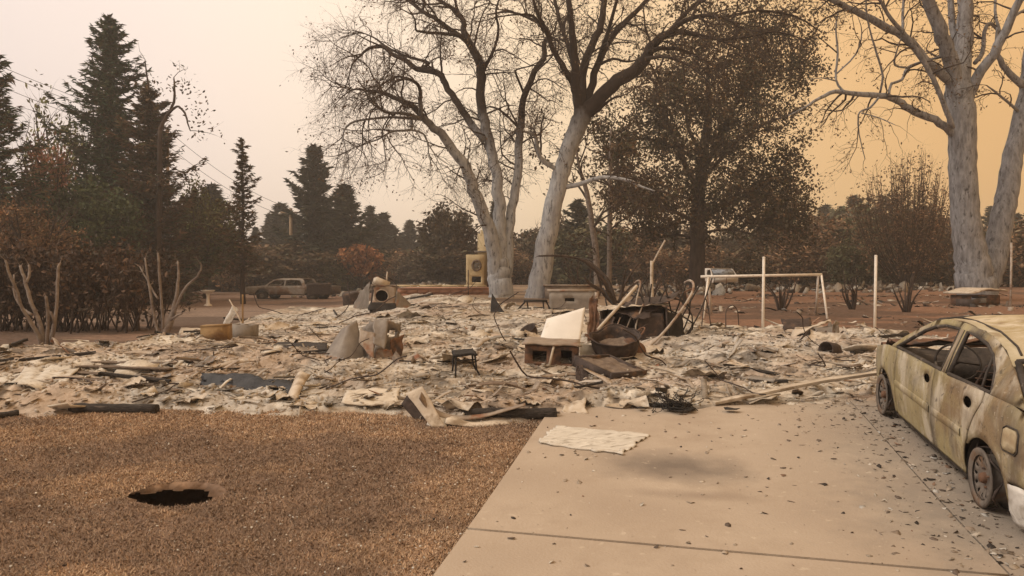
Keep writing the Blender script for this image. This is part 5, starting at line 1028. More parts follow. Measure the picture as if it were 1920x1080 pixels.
# ------------------------------------------------------------------ white posts, swing frame, hoops
for px, y1, lab, d in ((1430, 483, 'thin white post standing in the ash beside the wire hoop', None), (1640, 480, 'thin white post near the front of the burnt car', None)):
    b = P(px, 629); ht = at(px, y1, b[1])[2]-b[2]; t = thing('white_post', lab, 'post', b-np.array([0, 0, .15]), (0, R(rng.uniform(-.5, .5)), 0)); mb = MB(); mb.tube([[0, 0, 0], [0, 0, ht+.15]], .027, 8); mb.obj('shaft', M['whitepaint'], t); mb = MB(); mb.lathe([(.0,.02),(.03,.012),(.03,-.01)], 8, Matrix.Translation((0, 0, ht+.15))); mb.obj('cap', M['whitepaint'], t)
    mb = MB(); mb.lathe([(.05,.0),(.045,.16),(.03,.18)], 8); mb.obj('base_collar', M['rust'], t)
b = at(1895, 580, 21); g = float(gz(b[0], 21)); simple('grey_post', 'thin grey post between the cabinet and the pale oak trunk', 'post', (b[0], 21, g-.1), (0, 0, 0), lambda m: (m.tube([[0, 0, 0], [0, 0, at(1895, 455, 21)[2]-g+.1]], .03, 7), m.box((0, 0, .1), (.1, .1, .2))), 'pipe')
def swing():
    d = 19; t0 = at(1430, 605, d); b_ = np.array([t0[0], d, float(gz(t0[0], d))]); t = thing('swing_frame', 'pale pipe swing frame with splayed legs standing behind the wire hoop', 'frame', b_)
    q = lambda x, y, e=0: at(x, y, d+e)-b_
    mb = MB(); mb.tube([q(1314, 519), q(1541, 515)], .035, 8); mb.obj('top_bar', M['whitepaint'], t)
    for a, c, e in (((1328, 519), (1318, 606), -.6), ((1328, 519), (1334, 600), .6), ((1540, 515), (1552, 606), -.6), ((1534, 516), (1530, 598), .7)):
        e_ = q(*c, e); e_[2] = float(gz(e_[0]+b_[0], d+e))-b_[2]-.08; mb = MB(); mb.tube([q(*a), e_], .028, 8); mb.obj('leg', M['whitepaint'], t)
    for a in (1362, 1490):
        mb = MB(); mb.tube([q(a, 518), q(a, 545)], .008, 5); mb.obj('chain', M['rust'], t)
swing()
for i, (pts, lab) in enumerate((([(1362,636),(1361,600),(1362,582),(1370,573),(1378,575),(1384,590),(1386,634)], 'bent wire hoop standing in the ash by the white post'), ([(1314,634),(1318,590),(1323,560),(1330,590),(1334,628)], 'narrow bent wire loop below the swing frame'))):
    b = P(pts[0][0], 632); d = b[1]; t = thing('wire_hoop', lab, 'wire', b); mb = MB(); p, r = smooth([at(x, y, d+.1*j)-b for j, (x, y) in enumerate(pts)], [.010]*len(pts), 4); mb.tube(p, r, 5); mb.obj('hoop', M['rustdark'], t); mb = MB(); m_ = len(p)//3; mb.tube([p[m_], p[-m_]], .007, 5); mb.obj('cross_wire', M['rustdark'], t)

# ------------------------------------------------------------------ wreckage in the ash
def box_open(mb, w_, d_, h_, t_=.02):
    mb.box((0, 0, t_/2), (w_, d_, t_)); mb.box((-w_/2+t_/2, 0, h_/2+t_/2), (t_, d_, h_)); mb.box((w_/2-t_/2, 0, h_/2+t_/2), (t_, d_, h_)); mb.box((0, d_/2-t_/2, h_/2+t_/2), (w_-2*t_, t_, h_)); mb.box((0, -d_/2+t_/2, h_/2+t_/2), (w_-2*t_, t_, h_))
def crumple_sheet(nx, ny, f, amp=.03, sc=6, seed=0):
    u, v = np.meshgrid(np.linspace(0, 1, nx), np.linspace(0, 1, ny), indexing='ij'); p = f(u, v); n = (fbm(u*sc+seed, v*sc+seed*2, 3)-.5)[..., None]; n2 = (fbm(u*sc+seed+50, v*sc, 3)-.5)[..., None]
    return p+np.concatenate([n2*amp, n*amp*1.6, n*amp], -1)
def bil(c00, c10, c11, c01):
    c = [np.array(q, float) for q in (c00, c10, c11, c01)]
    return lambda u, v: c[0]*((1-u)*(1-v))[..., None]+c[1]*(u*(1-v))[..., None]+c[2]*(u*v)[..., None]+c[3]*((1-u)*v)[..., None]
def quad_sheet(name, label, cat, corners, m, nx=16, ny=12, amp=.03, sc=5, seed=0, solid=.012, bow=None, parent=None, org=None):
    """corners in world space: c00 c10 c11 c01"""
    o_ = np.array(corners[0], float) if org is None else org; cs = [np.array(c, float)-o_ for c in corners]; G = crumple_sheet(nx, ny, bil(*cs), amp, sc, seed)
    if bow is not None:
        u, v = np.meshgrid(np.linspace(0, 1, nx), np.linspace(0, 1, ny), indexing='ij'); G = G+np.array(bow)*(4*u*(1-u))[..., None]
    mb = MB(); mb.grid(G); o = mb.obj(name, M[m], parent, smooth=True, solid=solid)
    if parent is None: o.location = Vector(o_.tolist()); tag(o, label, cat)
    return o
# appliance with round drum opening
def dryer():
    b_ = T(716, 583); d = b_[1]; u = d/F; t = thing('burnt_dryer', 'rusted tumble dryer shell with a round drum hole tipped back in the ash', 'appliance', b_-np.array([0, 0, .05]), (R(-14), R(6), R(12))); w_ = .66; h_ = .72
    V, Tn = panel([(-w_/2, 0), (w_/2, 0), (w_/2, h_), (-w_/2+.05, h_)], [ell(-.06, .42, .19, .18, 20)], .09); mb = MB(); mb.add(np.stack([V[:, 0], -.3+0*V[:, 0], V[:, 1]], -1), T=Tn); fr = mb.obj('front_panel', M['sheet'], t, solid=.015)
    mb = MB(); th = np.linspace(0, 2*PI, 22); mb.tube(np.stack([-.06+.19*np.cos(th), np.full(22, -.31), .42+.18*np.sin(th)], -1), .02, 6); mb.obj('drum_ring', M['pipe'], fr)
    mb = MB(); mb.lathe([(.19,0),(.19,.4),(.0,.42)], 20, Matrix.Translation((-.06, -.3, .42)) @ Matrix.Rotation(R(-90), 4, 'X')); mb.obj('drum', M['black'], t)
    mb = MB(); mb.box((-w_/2, 0, h_/2), (.015, .6, h_)); mb.box((w_/2, 0, h_/2), (.015, .6, h_)); mb.box((0, .3, h_/2), (w_, .015, h_)); mb.obj('casing', M['rustdark'], t)
    mb = MB(); mb.grid(crumple_sheet(10, 8, bil((-.4,-.35,h_-.02),(.4,-.33,h_+.03),(.35,.35,h_+.1),(-.35,.35,h_+.06)), .08, 5, 3)); mb.obj('buckled_top', M['sheet'], t, solid=.02)
    mb = MB(); mb.box((-.1, -.05, h_+.14), (.42, .3, .18), (.1, .2, .3)); mb.obj('control_box', M['sheet_pale'], t)
    mb = MB(); mb.grid(crumple_sheet(10, 8, bil((.32,-.34,.02),(.95,-.2,.05),(.72,-.1,.38),(.35,-.30,.62)), .04, 4, 7)); mb.obj('bent_side', M['sheet_grey'], t, solid=.015)
    mb = MB(); mb.grid(crumple_sheet(10, 6, bil((-.42,-.46,-.05),(.40,-.46,-.05),(.34,-.32,.24),(-.36,-.32,.2)), .05, 4, 9)); mb.obj('charred_skirt', M['black'], t, solid=.02)
    mb = MB(); mb.tube([[.05, 0, h_+.1], [.05, 0, h_+.5]], .025, 6); mb.obj('vent_pipe', M['pipe'], t)
    b2 = T(660, 572); simple('burnt_metal_drum', 'dark burnt metal drum beside the dryer shell', 'drum', b2, (R(8), R(-6), 0), lambda m: m.lathe([(0,.5),(.30,.52),(.34,.46),(.33,.25),(.35,.1),(.34,-.05)], 16), 'rustdark')
    quad_sheet('leaning_sheet', 'bent grey sheet metal leaning against the dryer shell', 'sheet metal', [T(655, 580)+[0, .3, -.05], T(690, 580)+[0, .3, -.05], T(690, 580)+[-.05, .5, .85], T(672, 580)+[0, .5, .6]], 'sheet_grey', amp=.08, seed=4)
dryer()
# crumpled sheet-metal cowl
def cowl():
    b_ = T(690, 676); t = thing('crumpled_metal_housing', 'large crumpled grey metal housing with a torn hole lying in the ash', 'scrap metal', b_-np.array([0, 0, .04])); d = b_[1]; u = d/F
    q = lambda x, y, e=0: at(x, y, d+e)-b_
    mb = MB(); G = crumple_sheet(22, 16, bil(q(600, 674, -.15), q(688, 680, -.1), q(668, 596, .25), q(640, 612, .35)), .035, 3, 2); uu, vv = np.meshgrid(np.linspace(0, 1, 22), np.linspace(0, 1, 16), indexing='ij'); G[..., 1] -= .22*np.sin(uu*PI)*(1-.3*vv); mb.grid(G); mb.obj('cone_sheet', M['sheet_grey'], t, smooth=True, solid=.012)
    th = np.linspace(-.3, PI+.3, 26); zz = np.linspace(0, 1, 18); c = q(712, 676, .15); Rr = 40*u; G = np.zeros((26, 18, 3)); n = fbm(np.repeat(th[:, None], 18, 1)*1.7, np.repeat(zz[None], 26, 0)*3, 3, 6.)-.5
    G[..., 0] = c[0]+(Rr*(1-.35*zz[None])+n*.28)*np.cos(th)[:, None]+.10*zz[None]; G[..., 1] = c[1]-(Rr*.75*(1-.4*zz[None])+n*.30)*np.sin(th)[:, None]; G[..., 2] = c[2]+zz[None]*78*u+n*.22*np.minimum(zz*3, 1)[None]
    mb = MB(); i, j = np.meshgrid(np.arange(25), np.arange(17), indexing='ij'); Q = np.stack([i*18+j, i*18+j+1, (i+1)*18+j+1, (i+1)*18+j], -1); cut = (np.hypot((i-8)/2.2, (j-12)/2.0) < 1); mb.add(G.reshape(-1, 3), Q=Q[~cut].reshape(-1, 4)); mb.obj('torn_drum', M['sheet_grey'], t, smooth=True, solid=.012)
    mb = MB(); mb.grid(crumple_sheet(12, 10, bil(q(672, 640, -.35), q(700, 668, -.45), q(702, 620, -.3), q(676, 612, -.25)), .04, 4, 12)); mb.obj('folded_flap', M['sheet'], t, smooth=True, solid=.012)
    mb = MB(); mb.grid(crumple_sheet(10, 14, bil(q(700, 640, -.42), q(722, 650, -.42), q(728, 592, -.1), q(700, 596, -.1)), .035, 4, 22)); mb.obj('folded_flap', M['sheet_grey'], t, smooth=True, solid=.012)
    mb = MB(); mb.grid(crumple_sheet(10, 14, bil(q(728, 678, -.3), q(752, 674, -.2), q(756, 622, .0), q(732, 630, -.2)), .05, 4, 32)); mb.obj('rusty_flap', M['rust'], t, smooth=True, solid=.012)
    mb = MB(); mb.grid(crumple_sheet(12, 10, bil(q(704, 682, -.3), q(738, 682, -.3), q(736, 650, -.25), q(706, 648, -.3)), .05, 5, 42)); mb.obj('lower_flap', M['sheet'], t, smooth=True, solid=.012)
cowl()
quad_sheet('charred_strip', 'dark charred strip lying flat beside the crumpled metal housing', 'board', [T(500, 660)+[0, 0, .02], T(612, 668)+[0, 0, .03], T(612, 652)+[0, 0, .08], T(520, 648)+[0, 0, .05]], 'char', amp=.05, solid=.02)
# white enamel panel on its cabinet
d = T(1050, 668)[1]; e = d+.25
quad_sheet('enamel_panel', 'large white enamel panel leaning back on the brown cabinet box', 'panel', [at(1008, 652, e-.42), at(1087, 648, e-.46), at(1097, 577, e-.12), at(1026, 598, e-.08)], 'enamel', amp=.012, sc=2, solid=.02, bow=(0, -.03, 0))
def sink_box():
    b_ = T(1035, 682); t = thing('cabinet_box', 'low brown burnt cabinet box with dark openings under the white panel', 'cabinet', b_-np.array([0, 0, .02]), (0, R(2), R(-6))); u = b_[1]/F; w_ = 98*u; h_ = .27
    V, Tn = panel([(-w_/2, 0), (w_/2, 0), (w_/2, h_), (-w_/2, h_)], [[(-.24,.06),(-.06,.06),(-.06,.20),(-.24,.20)], [(.12,.05),(.26,.05),(.26,.22),(.12,.22)]], .08); mb = MB(); mb.add(np.stack([V[:, 0], -.25+0*V[:, 0], V[:, 1]], -1), T=Tn); mb.obj('front', M['rust'], t, solid=.02)
    mb = MB(); mb.box((-w_/2+.01, 0, h_/2), (.02, .5, h_)); mb.box((w_/2-.01, 0, h_/2), (.02, .5, h_)); mb.box((0, .25, h_/2), (w_, .02, h_)); mb.box((0, .05, .03), (w_*.95, .5, .03)); mb.obj('case', M['rustdark'], t)
    mb = MB(); mb.grid(crumple_sheet(12, 6, bil((-w_/2-.03,-.3,h_+.02),(w_/2+.03,-.3,h_+.02),(w_/2,.28,h_+.03),(-w_/2,.28,h_+.05)), .03, 5, 4)); mb.obj('worktop', M['sheet'], t, solid=.025)
    mb = MB(); mb.tube([[.03, -.28, h_], [-.02, -.33, .02]], .018, 6); mb.obj('pale_strut', M['sheet_pale'], t)
sink_box()
quad_sheet('pale_board', 'small pale board standing beside the round metal tub', 'board', [T(1088, 672)+[0, 0, -.03], T(1122, 672)+[0, 0, -.03], at(1110, 646, T(1110, 672)[1]+.1), at(1086, 644, T(1086, 672)[1]+.1)], 'plaster', amp=.01, solid=.02)
b = T(998, 632); simple('burnt_pot', 'round dark burnt pot next to the white enamel panel', 'pot', b, (R(20), R(-30), 0), lambda m: m.lathe([(0,0),(.10,.01),(.14,.07),(.14,.16),(.155,.18),(.13,.17),(.12,.06),(0,.03)], 18), 'rustdark', smooth=True)
def tub():
    b_ = T(1155, 672); t = thing('metal_tub', 'round charred metal tub with two loop handles behind the open tray', 'tub', b_+np.array([0, .05, .05]), (R(17), R(-6), R(8)))
    t.scale = (.88, .88, .82)
    mb = MB(); mb.lathe([(0,-.05),(.12,-.05),(.22,-.05),(.28,-.03),(.31,.0),(.34,.06),(.36,.12),(.375,.2),(.385,.28),(.39,.34),(.405,.35),(.37,.33),(.35,.24),(.33,.14),(.26,.04),(0,.02)], 34)
    V_ = mb.v[0]; a_ = np.arctan2(V_[:, 1], V_[:, 0]); nz_ = fbm(np.cos(a_)*2.2+4, np.sin(a_)*2.2+V_[:, 2]*4, 3)-.5; V_[:, :2] *= (1+.22*nz_*np.clip(V_[:, 2]*4+.3, 0, 1))[:, None]; V_[:, 2] += .12*nz_*np.clip(V_[:, 2]*3, 0, 1)
    mb.obj('bowl', M['rustdark'], t, smooth=True)
    mb = MB(); th = np.linspace(0, 2*PI, 30); nz_ = fbm(np.cos(th)*2.2+4, np.sin(th)*2.2+.35*4, 3)-.5; q_ = .405*(1+.22*nz_); mb.tube(np.stack([q_*np.cos(th), q_*np.sin(th), 0.35+.12*nz_], -1), .013, 6); mb.obj('rim', M['rustdark'], t)
    for s in (1, -1):
        mb = MB(); a = np.linspace(0, PI, 10); mb.tube(np.stack([s*(.39+.0*a+.10*np.sin(a)), .09*np.cos(a), .34+.09*np.sin(a)], -1), .013, 6); mb.obj('handle', M['rust'], t)
    mb = MB(); mb.grid(crumple_sheet(8, 8, bil((-.22,-.22,.16),(.22,-.22,.16),(.22,.22,.2),(-.22,.22,.18)), .05, 4, 3)); mb.obj('ash_fill', M['shingle'], t)
tub()
b = T(1186, 668); simple('rusty_canister', 'rusty orange-brown canister lying beside the metal tub', 'canister', b+np.array([0, 0, .1]), (R(70), R(10), R(-40)), lambda m: m.lathe([(0,-.2),(.12,-.2),(.14,-.16),(.14,.12),(.10,.2),(.04,.22),(0,.22)], 16), 'rust', smooth=True)
def tray():
    b_ = T(1148, 712); t = thing('open_tray', 'square open steel tray with a dark rim full of ash', 'tray', b_+np.array([0, .36, .02]), (R(14), R(2), R(41))); w_ = .62
    mb = MB(); mb.box((0, 0, .03), (w_, w_, .015)); mb.obj('base', M['rust'], t)
    for k_ in range(4):
        a = k_*PI/2; mb = MB(); mb.box((math.cos(a)*(w_/2), math.sin(a)*(w_/2), .065), (.035 if k_ % 2 == 0 else w_+.03, w_-.03 if k_ % 2 == 0 else .035, .13)); mb.obj('rim', M['rustdark'], t)
    x = np.linspace(-w_/2+.02, w_/2-.02, 16); X, Y = np.meshgrid(x, x, indexing='ij'); mb = MB(); mb.grid(np.stack([X, Y, .07+.07*fbm(X*9, Y*9, 3)], -1)); mb.obj('ash_fill', M['shingle'], t)
tray()
quad_sheet('charred_scrap', 'charred curled scrap propped against the open tray', 'scrap metal', [T(1082, 716), T(1104, 722), at(1100, 690, T(1100, 716)[1]+.12), at(1080, 686, T(1080, 716)[1]+.12)], 'rustdark', amp=.05, seed=9, solid=.02)
def stool():
    b_ = T(872, 708); t = thing('burnt_stool', 'small black burnt stool frame on four thin legs in the ash', 'stool', b_, (R(4), R(-3), R(10))); u = b_[1]/F; h_ = 46*u; w_ = 42*u
    mb = MB(); G = crumple_sheet(8, 8, bil((-w_/2,-.17,h_),(w_/2,-.17,h_),(w_/2,.17,h_),(-w_/2,.17,h_)), .02, 5, 2); mb.grid(G); mb.obj('seat', M['black'], t, solid=.03)
    for sx in (-1, 1):
        for sy in (-1, 1): mb = MB(); mb.tube([[sx*w_*.42, sy*.14, h_], [sx*w_*.46, sy*.16, h_*.4], [sx*w_*.56+(.05 if sx > 0 else 0), sy*.2, -.06]], [.014, .012, .011], 6); mb.obj('leg', M['black'], t)
    mb = MB(); mb.tube([[-w_*.45, -.15, h_*.8], [w_*.45, -.15, h_*.8]], .009, 5); mb.obj('stretcher', M['black'], t)
stool()
# stove wreck with roof sheet and rods
def stove():
    d = 13.3; b_ = at(1192, 648, d); b_[2] = top(b_[0], d)-.06; t = thing('burnt_stove', 'dark burnt stove carcass standing open among bent pipes', 'stove', b_, (0, R(-3), R(-12))); u = d/F; w_ = 1.1; h_ = at(1192, 580, d)[2]-b_[2]
    mb = MB(); mb.box((0, .3, h_/2), (w_, .03, h_)); mb.box((-w_/2, 0, h_/2), (.03, .6, h_)); mb.box((w_/2, 0, h_/2), (.03, .6, h_)); mb.box((0, 0, .05), (w_, .6, .05)); mb.box((.02, 0, h_/2), (.03, .58, h_*.95)); mb.obj('case', M['rustdark'], t)
    mb = MB(); mb.grid(crumple_sheet(12, 10, bil((.08,-.28,.04),(w_/2-.04,-.30,.05),(w_/2-.05,-.26,h_*.88),(.05,-.30,h_*.92)), .03, 3, 8)); mb.obj('oven_door', M['rustdark'], t, solid=.02)
    mb = MB(); mb.grid(crumple_sheet(12, 8, bil((w_/2+.01,-.3,.0),(w_/2+.28,-.05,.06),(w_/2+.25,0,h_*.82),(w_/2,-.28,h_*.9)), .03, 3, 18)); mb.obj('side_door', M['black'], t, solid=.02)
    x = np.linspace(-w_/2-.05, w_/2+.05, 22); y = np.linspace(-.35, .35, 12); X, Y = np.meshgrid(x, y, indexing='ij'); mb = MB(); mb.grid(np.stack([X, Y, h_+.02+.09*fbm(X*6, Y*6, 3)], -1)); mb.obj('ash_cover', M['plaster'], t)
    for xx in (-.36, -.18): mb = MB(); mb.tube([[xx, -.31, .1], [xx+.06, -.33, h_*.5], [xx+.14, -.31, h_*.8]], .012, 5); mb.obj('bent_rack', M['pipe'], t)
    quad_sheet('roof_sheet', 'long rust-brown metal roof sheet slanting over the burnt stove', 'sheet metal', [at(1168, 574, d-.2), at(1262, 563, d-.3), at(1278, 545, d+.35), at(1190, 558, d+.5)], 'rustdark', amp=.03, sc=4, seed=3, solid=.012, bow=(0, 0, -.05))
    quad_sheet('crumpled_sheet', 'rust-orange crumpled sheet between the white panel and the stove', 'sheet metal', [at(1098, 652, 12.9), at(1124, 645, 12.9), at(1120, 560, 13.2), at(1106, 556, 13.2)], 'rust', amp=.09, seed=13, solid=.012)
stove()
for k_, (c, m, lab) in enumerate((([(1120,655,12.5),(1142,650,12.5),(1150,590,12.9),(1126,600,12.9)], 'rustdark', 'dark buckled sheet standing between the tub and the stove'), ([(1240,652,12.9),(1280,640,13.2),(1270,600,13.4),(1246,596,13.2)], 'rust', 'rust-brown torn sheet leaning on the end of the stove'), ([(1150,592,13.0),(1215,596,12.8),(1240,572,13.2),(1168,566,13.5)], 'rustdark', 'dark crumpled sheet lying on top of the stove'), ([(1245,655,12.6),(1300,660,12.5),(1290,636,13.0),(1250,630,13.0)], 'sheet_grey', 'crumpled grey sheet at the foot of the hooked pipe'), ([(1180,668,11.9),(1226,672,11.8),(1220,650,12.2),(1186,648,12.2)], 'rust', 'curled rusty sheet between the tub and the hooked pipe'))):
    quad_sheet('scrap_sheet', lab, 'scrap metal', [at(*q) for q in c], m, 14, 12, amp=.16, sc=4, seed=k_*5+2, solid=.012)
def rod(label, pts, r, m, d0, d1, name='bent_pipe', cat='pipe', sides=7, sub=4):
    n = len(pts); p = [at(x, y, d0+(d1-d0)*i/(n-1)) for i, (x, y) in enumerate(pts)]; o_ = p[0]; q, rr = smooth([a-o_ for a in p], [r]*n, sub); mb = MB(); mb.tube(q, rr, sides); o = mb.obj(name, M[m], None, True); o.location = Vector(o_.tolist()); return tag(o, label, cat)
rod('straight pale pipe propped up against the stove', [(1121, 618), (1157, 578), (1194, 536)], .028, 'sheet_pale', 12.7, 13.2)
rod('short pale pipe lying parallel against the propped pipe', [(1128, 612), (1168, 566)], .024, 'pipe', 12.9, 13.4)
rod('long grey pipe with a hooked end crossing in front of the stove', [(1196, 668), (1240, 628), (1275, 585), (1297, 550), (1300, 532), (1293, 526), (1284, 530)], .022, 'pipe', 12.2, 13.8)
rod('thin hooked rod rising above the roof sheet', [(1188, 600), (1194, 560), (1201, 532), (1197, 526), (1190, 530)], .014, 'pipe', 13.2, 13.5)
rod('upright pale pole standing behind the stove', [(1226, 600), (1222, 545), (1222, 489)], .035, 'sheet_pale', 16.0, 16.0)
rod('thin leaning stick on top of the upright pale pole', [(1221, 500), (1232, 478), (1247, 451)], .02, 'pipe', 16.0, 16.2)
rod('rusty rod sagging from the roof sheet to the hooked pipe', [(1180, 582), (1230, 570), (1265, 556), (1297, 541)], .014, 'rust', 13.2, 13.5)
rod('bent pipe in front of the stove door', [(1196, 650), (1192, 612), (1206, 570)], .013, 'pipe', 12.85, 13.0)
rod('dark pipe lying in front of the burnt stove', [(1230, 655), (1258, 640), (1300, 655)], .02, 'rust', 13.2, 13.4)
rod('thin rusty stake in the ash left of the brown block pair', [(456, 622), (455, 590), (455, 552)], .018, 'ochre', 15.5, 15.5)
for k_ in range(18):
    a = rng.uniform(1125, 1290); lab = 'thin charred stick poking up from the stove wreck'; o = rod(lab, [(a, 640), (a+rng.uniform(-25, 35), 590+rng.uniform(-15, 20)), (a+rng.uniform(-45, 60), 545+rng.uniform(-25, 25))], .014, 'char', rng.uniform(12.8, 13.8), rng.uniform(13, 14.5), 'charred_stick', 'stick', 5); o['group'] = 'charred sticks in the stove wreck'
for px, by, lab in ((1215, 575, 'dense burnt scrub standing behind the stove wreck'), (1290, 575, 'low burnt scrub between the stove wreck and the swing frame'), (1465, 582, 'burnt scrub on the red dirt inside the swing frame'), (1600, 580, 'burnt scrub on the red dirt between swing frame and white post'), (1700, 585, 'burnt scrub on the red dirt beside the cabinet'), (1090, 560, 'burnt scrub behind the long tan ledge')):
    st = []
    for k_ in range(9):
        q = rng.uniform(-34, 34); st.append(([(px+q*.15, by+4), (px+q*.5+rng.normal(0, 4), by-26), (px+q+rng.normal(0, 6), by-rng.uniform(42, 78))], [4, 3, 1.2], rng.uniform(-.5, .5)))
    bare_shrub(lab, (px, by), st, d=max(17, min(P(px, by)[1], 30)), m='bark')
# heap of collapsed grey-green sheet metal
def heap():
    b_ = T(1530, 638); t = thing('collapsed_shed', 'collapsed grey-green metal shed flattened in the ash behind the long board', 'scrap heap', b_-np.array([0, 0, .06])); d = b_[1]; q = lambda x, y, e=0: at(x, y, d+e)-b_
    for k_, (c, m) in enumerate((([(1480,640,-.2),(1560,636,-.25),(1562,600,.2),(1496,622,.2)], 'sheet_grey'), ([(1515,645,-.4),(1570,640,-.4),(1576,604,-.1),(1530,606,0)], 'sheet_grey'), ([(1478,632,0),(1540,600,0),(1560,594,.5),(1490,610,.5)], 'sheet_pale'), ([(1558,642,-.3),(1576,634,.2),(1572,596,.3),(1562,600,-.2)], 'sheet_grey'), ([(1470,612,.8),(1520,612,.8),(1520,590,1.1),(1465,594,1.1)], 'rustdark'))):
        mb = MB(); mb.grid(crumple_sheet(12, 10, bil(*[q(*z) for z in c]), .07, 4, k_*7)); mb.obj('sheet', M[m], t, solid=.014)
    for k_ in range(5): mb = MB(); a = q(1490+k_*16, 640, -.35); mb.tube([a, a+np.array([.25, .05, .22])], .014, 5); mb.obj('strut', M['rustdark'], t)
heap()
b = T(1556, 664); simple('burnt_can', 'dark open burnt can lying on its side in the pale ash', 'can', b+np.array([0, 0, .06]), (R(82), 0, R(-50)), lambda m: m.lathe([(0,-.16),(.10,-.16),(.11,-.14),(.115,.12),(.10,.125),(.095,-.1),(0,-.12)], 16), 'rustdark', smooth=True)
# wood and pipes
def board(name, label, cat, a, b_, w_, th, m, sag=0, n=12, seed=0, lift=0):
    a = np.array(a); b_ = np.array(b_); dr = b_-a; Lb = np.linalg.norm(dr); x = np.linspace(0, Lb, n); mb = MB(); yw = np.array([-w_/2, w_/2]); wob = (fbm(x*2+seed, x*0, 2)-.5)*.05
    top_ = np.stack([np.stack([x, np.full(n, v)+wob, th+sag*4*(x/Lb)*(1-x/Lb)+(fbm(x*3+seed, x*0+v*9, 2)-.5)*.02], -1) for v in yw], 1); bot = top_.copy(); bot[..., 2] -= th
    ring = np.stack([top_[:, 0], top_[:, 1], bot[:, 1], bot[:, 0], top_[:, 0]], 1); mb.grid(ring); m_ = len(ring)
    for e in (0, n-1): mb.add(ring[e, :4], Q=[[0, 1, 2, 3]])
    o = mb.obj(name, M[m]); o.location = Vector((a+np.array([0, 0, lift])).tolist()); o.rotation_euler = Vector(dr.tolist()).to_track_quat('X', 'Z').to_euler(); return tag(o, label, cat)
pa = T(1338, 762); pb = T(1650, 702); pb = at(1650, 702, 8.3)
board('long_board', 'long warped tan board running from the ash to the front of the burnt car', 'board', pa, pb, .11, .03, 'sheet_pale', sag=.03, n=22)
def log(name, label, p0, p1, r, m='char'):
    a = np.array(p0); b_ = np.array(p1); s = np.linspace(0, 1, 14); p = a[None]*(1-s)[:, None]+b_[None]*s[:, None]-a; p[:, 2] += r*.8; p += rng.normal(0, r*.05, p.shape); rr = r*(1+.12*rng.normal(0, 1, 14)*.4); rr[0] *= .55; mb = MB(); mb.tube(p, rr, 12); o = mb.obj(name, M[m], None, True); o.location = Vector(a.tolist()); return tag(o, label, 'log')
log('charred_log', 'thick charred black log lying on the lawn edge', P(130, 774), P(295, 776), .052)
log('charred_log', 'charred round log lying along the end of the driveway edge', P(868, 784), P(1044, 784), .055)
log('charred_stick', 'short dark scorched stick at the edge of the lawn beside the ash', P(-30, 790), P(36, 780), .035)
# bent gutter / flashing by the lawn
def flashing():
    b_ = P(790, 792); t = thing('bent_flashing', 'twisted pale sheet-metal flashing with a long curled tail at the lawn edge', 'sheet metal', b_); d = b_[1]; q = lambda x, y, e=0: at(x, y, d+e)-b_
    mb = MB(); mb.grid(crumple_sheet(8, 16, bil(q(762, 738, .05), q(792, 724, .05), q(836, 802, -.14), q(808, 800, -.15)), .012, 3, 1)); mb.obj('upright_strip', M['sheet_pale'], t, smooth=True, solid=.006)
    mb = MB(); mb.grid(crumple_sheet(10, 8, bil(q(752, 758, .20), q(764, 740, .22), q(806, 797, .10), q(782, 792, .14)), .006, 3, 5)); mb.obj('inner_fold', M['rustdark'], t, smooth=True, solid=.006)
    px = [(790,735),(802,752),(822,770),(855,779),(900,777),(940,768),(985,756)]; top_, _ = smooth([q(x, y, -.02+.03*i) for i, (x, y) in enumerate(px)], [0]*7, 4); bot, _ = smooth([q(x+(-4 if i < 3 else 0), y+13-i*1.4, -.08+.03*i) for i, (x, y) in enumerate(px)], [0]*7, 4)
    mb = MB(); mb.grid(np.stack([top_, (top_+bot)/2+np.array([0, -.02, 0]), bot], 1)); mb.obj('curled_tail', M['sheet'], t, smooth=True, solid=.008)
    px = [(838,782),(866,786),(905,789),(958,793)]; a_, _ = smooth([q(x, y, .05) for x, y in px], [0]*4, 5); c_, _ = smooth([q(x-4, y+12, -.10) for x, y in px], [0]*4, 5); a_[:, 2] += .02*np.sin(np.linspace(0, 9, len(a_))); mb = MB(); mb.grid(np.stack([a_, (a_+c_)/2+np.array([0, 0, .015]), c_], 1)); mb.obj('flat_lip', M['sheet_pale'], t, smooth=True, solid=.006)
    mb = MB(); mb.grid(crumple_sheet(6, 6, bil(q(800, 798, -.14), q(836, 802, -.14), q(842, 780, .05), q(806, 770, .0)), .03, 4, 8)); mb.obj('torn_tab', M['ashwhite'], t, smooth=True, solid=.006)
flashing()
# corrugated pale panel on the driveway
def corrugated():
    cs = [P(1010, 838), P(1166, 860), P(1218, 822), P(1042, 806)]; o_ = cs[0]; cs = [c-o_ for c in cs]; nx, ny = 44, 30; u, v = np.meshgrid(np.linspace(0, 1, nx), np.linspace(0, 1, ny), indexing='ij')
    rag = (fbm(v*9, u*0, 3)-.5)*.08; u2 = np.clip(u+rag*((u < .05) | (u > .95)), -.05, 1.05); v2 = v+(fbm(u*10, v*0+5, 3)-.5)*.10*((v < .05) | (v > .95))
    G = bil(*cs)(u2, v2); G[..., 2] += .030+.010*np.sin(v*PI*15)+.014*(fbm(u*3, v*3, 3)-.4); mb = MB(); mb.grid(G); o = mb.obj('corrugated_panel', M['corr'], None, True, .008); o.location = Vector(o_.tolist()); tag(o, 'flat pale ridged panel with ragged edges lying on the driveway', 'panel')
corrugated()
quad_sheet('small_sheet', 'small folded pale sheet lying beside the charred round log', 'sheet metal', [P(1052, 778)+[0, 0, .02], P(1100, 780)+[0, 0, .02], P(1100, 766)+[0, 0, .10], P(1058, 764)+[0, 0, .05]], 'sheet_pale', amp=.06, sc=4, seed=5)
